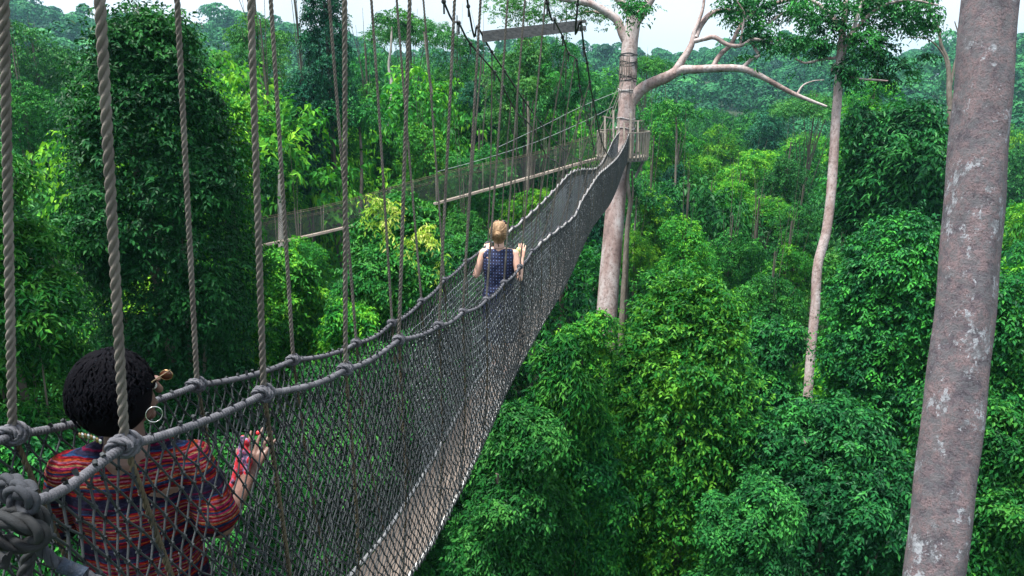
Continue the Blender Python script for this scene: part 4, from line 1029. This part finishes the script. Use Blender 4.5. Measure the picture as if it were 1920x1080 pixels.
for sg, fy in ((-1, .16), (1, -.05)):
    B += capsule(L3(sg*.085, 0, hip), L3(sg*.075, fy*.6, kn_), .085, .056)+capsule(L3(sg*.075, fy*.6, kn_), L3(sg*.075, fy, an), .055, .036)
    B += capsule(L3(sg*.075, fy-.03, .045), L3(sg*.08, fy+.13, .03), .034, .026)
solid('body', B, M['skin_fair'], blonde, .0045, 3)
eyes('eyes', hc, fwd, rgt, blonde)
def dotted():
    m, nt, b, o = material('navy_dotted_cloth'); v = coords(nt, (33, 33, 30)); sx_ = nt.nodes.new('ShaderNodeSeparateXYZ'); nt.links.new(v, sx_.inputs[0])
    cx_ = nt.nodes.new('ShaderNodeCombineXYZ'); nt.links.new(sx_.outputs[0], cx_.inputs[0]); nt.links.new(sx_.outputs[2], cx_.inputs[1])
    vo = nt.nodes.new('ShaderNodeTexVoronoi'); vo.voronoi_dimensions = '2D'; vo.inputs['Scale'].default_value = 1; vo.inputs['Randomness'].default_value = .12
    nt.links.new(cx_.outputs[0], vo.inputs['Vector']); r = ramp(nt, [(0, (.13, .2, .42)), (.13, (.05, .08, .22)), (.16, (.004, .007, .038))], 'CONSTANT')
    nt.links.new(vo.outputs['Distance'], r.inputs['Fac']); nt.links.new(r.outputs[0], b.inputs['Base Color']); b.inputs['Roughness'].default_value = .8
    n = noise(nt, 9, 3, .5, coords(nt, (1, 1, .35))); bp = nt.nodes.new('ShaderNodeBump'); bp.inputs['Distance'].default_value = .03; bp.inputs['Strength'].default_value = .6
    nt.links.new(n.outputs['Fac'], bp.inputs['Height']); nt.links.new(bp.outputs[0], b.inputs['Normal']); return m
M['dress'] = dotted()
def to_local(parts): return [(np.asarray(V)@np.array([rgt, fwd, [0, 0, 1.]]), F_) for V, F_ in parts]
Dr = loft([(0, 0, z, rx, ry) for z, rx, ry in [(.40*k_, .2, .15), (.55*k_, .195, .15), (.75*k_, .19, .14), (.9*k_, .185, .125), (1.03*k_, .155, .11), (1.15*k_, .165, .112), (sh-.09, .185, .11), (sh-.02, .195, .09), (sh+.025, .185, .07), (sh+.05, .135, .055)]], 36, .018)
solid('dress', to_local(Dr), M['dress'], blonde, .008, 3, .022)
M['blonde_hair'] = simple('blonde_hair', [(.3, (.1, .055, .025)), (.5, (.22, .13, .065)), (.75, (.42, .28, .15))], 30, .5, .5, 150, (1, 1, .3))
hp = []
up_ = np.array([0, 0, 1.]); R3 = np.stack([rgt, fwd, up_], 1)
hp += ellipsoid(hc+L3(0, -.02, .02), (.094, .106, .112), 28, 18, R3)+ellipsoid(hc+L3(0, -.045, -.03), (.07, .06, .08), rot=R3)
rs = np.random.default_rng(2)
for k in range(70):     # swept-back locks gathered to the bun
    a = rs.uniform(0, 6.28); e = np.array([math.cos(a), 0, math.sin(a)])
    p0 = hc+L3(.094*e[0], rs.uniform(-.01, .05), .025+.108*e[2]); p2 = hc+L3(.015*e[0], -.12, .02+.015*e[2]); p1 = hc+L3(.086*e[0], -.085, .02+.09*e[2])
    hp += tube(smooth_path([p0, p1, p2], 5), .0055, 5)
bun = hc+L3(.002, -.135, .012)
hp += ellipsoid(bun, (.036, .03, .036), 16, 10, R3)
for k in range(7):
    t = np.linspace(0, 6.28, 18); hp += tube(bun+np.outer(np.cos(t+k), rgt)*(.03-.003*k)+np.outer(np.sin(t+k), up_)*(.03-.003*k)-fwd*(.008+.004*k), .0065, 5, False)
obj('hair', hp, M['blonde_hair'], blonde)
M['black'] = simple('black_plastic', [(.3, (.006, .006, .008)), (.7, (.015, .015, .018))], 5, .3)
obj('neck_cord', tube([L3(.056*math.cos(t), -.012+.055*math.sin(t), ztop-.262+.012*math.sin(t)) for t in np.linspace(0, 6.28, 24)], .0022, 5, False)
    + tube([L3(0, -.068, ztop-.25), L3(.004, -.07, ztop-.235), L3(-.005, -.07, ztop-.222)], .005, 5), M['black'], blonde)
sg_ = []
for sx2 in (-1, 1): sg_ += ellipsoid(hc+L3(sx2*.04, .065, .1), (.03, .012, .024), rot=R3)+tube([hc+L3(sx2*.07, .06, .1), hc+L3(sx2*.092, .0, .085)], .0035, 5)
obj('sunglasses', sg_, M['black'], blonde)
M['fruit'] = simple('pale_yellow_peel', [(.3, (.6, .62, .2)), (.7, (.72, .72, .35))], 20, .5)
yo = obj('fruit', ellipsoid(P(972, 469, 7.52), (.024, .024, .032), 16, 10)+tube([P(972, 475, 7.52), P(973, 481, 7.52)], .014, 8), M['fruit'])
tag(yo, 'small pale yellow rounded fruit held up in the right hand of the person in navy', 'fruit')

# --- near woman seen from behind through the net
nd = 2.27; c0 = P(222, 730, nd); fzn = float(floor_c(2.3)[2]); org = np.array([c0[0], c0[1], fzn])
fwd = nrm(np.array([math.sin(math.radians(-12)), math.cos(math.radians(-12)), 0])); rgt = np.array([fwd[1], -fwd[0], 0])
hf = nrm(np.array([math.sin(math.radians(34)), math.cos(math.radians(34)), -.08])); hr_ = nrm(np.array([hf[1], -hf[0], 0])); hu = np.cross(hr_, hf); H3 = np.stack([hr_, hf, hu], 1)
nw = thing('person', 'person with short black twisted hair in a striped red top at the lower left', 'person', None, tuple(org))
hz = c0[2]-fzn; hc = np.array([0, 0, hz-.015]); k_ = hz/1.5
B = face_parts(hc+hf*.02, hf, hr_, 1.04)
B += capsule(L3(0, .0, hz-.1), L3(0, -.035, hz-.24), .056, .066)
sh = hz-.262
B += loft([(0, 0, z, rx, ry) for z, rx, ry in [(.80*k_, .17, .12), (.95*k_, .165, .12), (1.08*k_, .16, .115), (sh-.06, .185, .11), (sh+.01, .16, .08), (sh+.045, .1, .065)]])
ssr, ssl = L3(.185, 0, sh-.01), L3(-.185, 0, sh-.01)
B += capsule(ssr, L3(.05, -.02, sh+.035), .055, .05)+capsule(ssl, L3(-.05, -.02, sh+.035), .055, .05)
elb = loc(415, 985, 2.42); wrs = loc(466, 893, 2.68)
B += capsule(ssr, elb, .055, .043)+capsule(elb, wrs, .041, .027)
B += hand(wrs, loc(500, 800, 2.74)-wrs, fwd*.6+rgt*.3, -rgt, (.12, .16, .22, .3), .35, 1.0, .2)
lel = L3(-.27, .08, sh-.27); lwr = L3(-.24, .3, sh-.15)
B += capsule(ssl, lel, .055, .043)+capsule(lel, lwr, .041, .027)+hand(lwr, fwd+np.array([0, 0, -.1]), -up_, rgt, (.5, .55, .6, .6))
for sg, fy in ((-1, .03), (1, .1)):
    B += capsule(L3(sg*.085, 0, .84*k_), L3(sg*.075, fy, .45*k_), .09, .06)+capsule(L3(sg*.075, fy, .45*k_), L3(sg*.075, fy-.02, .08), .058, .036)+capsule(L3(sg*.075, fy-.04, .04), L3(sg*.08, fy+.13, .03), .035, .028)
solid('body', B, M['skin_dark'], nw, .0045, 3)
eyes('eyes', hc+hf*.02, hf, hr_, nw, 1.04)
def striped():
    m, nt, b, o = material('striped_knit'); v = coords(nt, (1, 1, 1)); s = nt.nodes.new('ShaderNodeSeparateXYZ')
    n0 = noise(nt, 7, 3, .5, v); ad = nt.nodes.new('ShaderNodeMath'); ad.operation = 'MULTIPLY_ADD'; ad.inputs[1].default_value = .02
    nt.links.new(v, s.inputs[0]); nt.links.new(n0.outputs['Fac'], ad.inputs[0]); nt.links.new(s.outputs[2], ad.inputs[2])
    mu = nt.nodes.new('ShaderNodeMath'); mu.operation = 'MULTIPLY'; mu.inputs[1].default_value = 5.8; nt.links.new(ad.outputs[0], mu.inputs[0])
    fr = nt.nodes.new('ShaderNodeMath'); fr.operation = 'FRACT'; nt.links.new(mu.outputs[0], fr.inputs[0])
    K_ = (.012, .012, .03); Rd = (.13, .003, .008); Or = (.19, .03, .008); Pk = (.18, .01, .045); Cr = (.2, .11, .055); Bl = (.008, .025, .07); Mg = (.07, .003, .022); Lp = (.16, .05, .075)
    seq = [K_, K_, K_, Rd, Or, Mg, Rd, K_, Bl, Or, Cr, Rd, Lp, Rd, Cr, Pk, Bl, Or, Mg, Pk, Cr, Rd, Lp, Or, Rd, Bl, K_, K_, Mg, K_, K_, K_]
    r1 = ramp(nt, [(0, seq[0])], 'CONSTANT')
    e = r1.color_ramp.elements
    for q, c in enumerate(seq[1:], 1): x = e.new(q/len(seq)); x.color = (*c, 1)
    nt.links.new(fr.outputs[0], r1.inputs['Fac'])
    # woven dashes
    n2 = noise(nt, 1, 2, .5, coords(nt, (55, 55, 260))); r2 = ramp(nt, [(.47, (.15, .1, .2)), (.55, (.85, .85, .85))]); nt.links.new(n2.outputs['Fac'], r2.inputs['Fac'])
    mm = nt.nodes.new('ShaderNodeMixRGB'); mm.blend_type = 'MULTIPLY'; mm.inputs[0].default_value = .75
    nt.links.new(r1.outputs[0], mm.inputs[1]); nt.links.new(r2.outputs[0], mm.inputs[2]); nt.links.new(mm.outputs[0], b.inputs['Base Color'])
    b.inputs['Roughness'].default_value = .95; b.inputs['Specular IOR Level'].default_value = .08
    n3 = noise(nt, 11, 3, .5, v); bp = nt.nodes.new('ShaderNodeBump'); bp.inputs['Distance'].default_value = .02; bp.inputs['Strength'].default_value = .6
    nt.links.new(n3.outputs['Fac'], bp.inputs['Height']); nt.links.new(bp.outputs[0], b.inputs['Normal']); return m
M['knit'] = striped()
T_ = loft([(0, 0, z, rx, ry) for z, rx, ry in [(.72*k_, .2, .15), (.85*k_, .195, .145), (.98*k_, .185, .135), (1.1*k_, .185, .13), (sh-.12, .2, .13), (sh-.04, .205, .118), (sh+.012, .19, .095), (sh+.035, .15, .075)]], 36, .012)
T_ = to_local(T_)
T_ += capsule(ssr, L3(.085, -.01, sh+.03), .064, .056)+capsule(ssl, L3(-.085, -.01, sh+.03), .064, .056)+capsule(L3(-.08, .03, sh+.02), L3(.08, .03, sh+.02), .06, .06)+capsule(L3(.02, -.045, sh-.01), L3(.09, -.03, sh+.02), .05, .05)
mid_ = ssr+(elb-ssr)*.82
T_ += capsule(ssr-np.array([0, 0, .004]), mid_, .068, .072, 18)+capsule(ssl, ssl+(lel-ssl)*.8, .068, .07, 18)
solid('striped_top', T_, M['knit'], nw, .007, 4, .022)
M['trousers'] = simple('dark_trousers', [(.3, (.012, .014, .02)), (.7, (.03, .032, .045))], 12, .85)
Tr = []
for sg, fy in ((-1, .03), (1, .1)): Tr += capsule(L3(sg*.085, 0, .82*k_), L3(sg*.075, fy, .45*k_), .1, .072)+capsule(L3(sg*.075, fy, .45*k_), L3(sg*.075, fy-.02, .13), .07, .055)
solid('trousers', Tr+ellipsoid(L3(0, 0, .8*k_), (.19, .14, .12)), M['trousers'], nw, .01, 3)
M['black_hair'] = simple('black_hair', [(.3, (.0012, .0012, .0025)), (.7, (.0035, .0035, .006))], 20, .75, .3, 200)
M['black_hair'].node_tree.nodes['Principled BSDF'].inputs['Specular IOR Level'].default_value = .06
hcn = hc-hf*.024+hr_*.002+np.array([0, 0, .006])
Hr = ellipsoid(hcn, (.113, .118, .136), 32, 20, H3)
for k in range(420):    # short twists falling from the crown
    a = rs.uniform(0, 2*math.pi)
    if abs((a-math.pi/2+math.pi) % (2*math.pi)-math.pi) < .75 and k % 4: continue
    ph0 = rs.uniform(.05, 1.35); ln = rs.uniform(.5, .95); pts = []
    ph1 = min(2.5 if math.sin(a) < .1 else 1.45, ph0+ln)
    for q, t in enumerate(np.linspace(0, 1, 9)):
        ph = ph0+(ph1-ph0)*t; aa = a+.05*math.sin(q*2.4+k); rr_ = 1.0+.028*math.sin(t*3.1)+.03*rs.uniform()+max(0, t-.7)*.42*max(-.2, (k*37 % 11)/11-.45)
        pts.append(hcn+H3@(np.array([.117*math.sin(ph)*math.cos(aa), .122*math.sin(ph)*math.sin(aa), .141*math.cos(ph)])*rr_))
    sp = smooth_path(pts, 2); Hr += tube(sp, .0048*(1-.55*np.linspace(0, 1, len(sp))**3)*(1+.16*np.sin(np.arange(len(sp))*2.2)), 5)
obj('hair', Hr, M['black_hair'], nw)
M['gold'] = simple('gold_metal', [(.3, (.4, .24, .12)), (.7, (.5, .34, .18))], 5, .25, metallic=1); M['silver'] = simple('silver_metal', [(.3, (.7, .7, .7)), (.7, (.85, .83, .8))], 5, .25, metallic=1)
ec = loc(289, 777, 2.235)
t = np.linspace(0, 2*math.pi, 32)
obj('hoop_earring', tube(ec+np.outer(np.cos(t), nrm(hf*.8+rgt*.6))*.024+np.outer(np.sin(t), up_)*.026, .0016, 6, False), M['silver'], nw)
M['lens'] = simple('brown_lens', [(.3, (.05, .015, .008)), (.7, (.09, .03, .015))], 5, .1)
g1 = loc(303, 708, 2.33); g2 = loc(318, 690, 2.42)
obj('sunglasses', tube([loc(285, 716, 2.24), loc(303, 704, 2.33), loc(319, 694, 2.40)], .0024, 6), M['gold'], nw)
lc_ = loc(312, 703, 2.40); e1 = nrm(hr_*.55+hf*.55); e2 = nrm(np.cross(e1, hf*.6-hr_*.6)+0)
tt0 = np.linspace(0, 2*math.pi, 20)
rim = lc_+np.outer(np.cos(tt0), e1)*.02+np.outer(np.sin(tt0), hu)*.017
obj('sunglasses_lens', [(np.vstack([rim[:-1]+hf*.0015, rim[:-1]-hf*.0015, lc_+hf*.006, lc_-hf*.001]), np.array([[k, (k+1) % 19, 38] for k in range(19)]+[[19+(k+1) % 19, 19+k, 39] for k in range(19)]+[[k, 19+k, (k+1) % 19] for k in range(19)]+[[19+k, 19+(k+1) % 19, (k+1) % 19] for k in range(19)]))], M['lens'], nw)
obj('sunglasses_rim', tube(rim, .0016, 5, False), M['gold'], nw)
nk = []
for q, tt_ in enumerate(np.linspace(0, 1, 8)):
    c_ = loc(150+38*tt_, 816+12*tt_-3*math.sin(tt_*3.1), 2.17); nk.append((q, c_))
for q, c_ in nk: obj('necklace_link', ellipsoid(c_, (.0058, .004, .0095), 10, 6), M['silver'] if q % 2 else M['gold'], nw)
M['red_cloth'] = simple('red_print_cloth', [(.36, (.01, .01, .03)), (.44, (.3, .006, .012)), (.53, (.4, .012, .025)), (.56, (.2, .15, .3)), (.6, (.02, .01, .04)), (.66, (.02, .015, .04))], 26, .75)
cs = []
for (u, v, r) in [(462, 830, .016), (458, 848, .02), (464, 866, .021), (450, 880, .022), (446, 900, .024), (455, 912, .02), (440, 915, .02)]: cs += ellipsoid(P(u, v, 2.66), (r, r*.7, r*1.25), 12, 9)
for (a_, b_) in (((455, 820), (440, 900)), ((468, 850), (458, 925)), ((445, 880), (430, 925))): cs += capsule(P(*a_, 2.66), P(*b_, 2.65), .009, .014)
rc = solid('printed_cloth', cs, M['red_cloth'], None, .004, 2); tag(rc, 'bunched red and black printed cloth held in the raised hand of the near person', 'cloth')
M['nail'] = simple('red_nail', [(.3, (.7, .02, .03)), (.7, (.8, .04, .05))], 5, .3)
obj('red_ring', ellipsoid(loc(484, 812, 2.70), (.008, .006, .009), 12, 8), M['nail'], nw)

# ---------------------------------------------------------------- air between the camera and the far hills
hv, hnt, hb, ho = material('air'); hnt.nodes.remove(hb); pv = hnt.nodes.new('ShaderNodeVolumePrincipled')
pv.inputs['Density'].default_value = .00024; pv.inputs['Color'].default_value = (.36, .72, .92, 1); pv.inputs['Anisotropy'].default_value = .2
hnt.links.new(pv.outputs[0], ho.inputs['Volume'])
hz_ = box((0, 0, 60), (1900, 0, 0), (0, 1900, 0), (0, 0, 62)); ha = obj('haze', hz_, hv, None, False); tag(ha, kind='stuff')
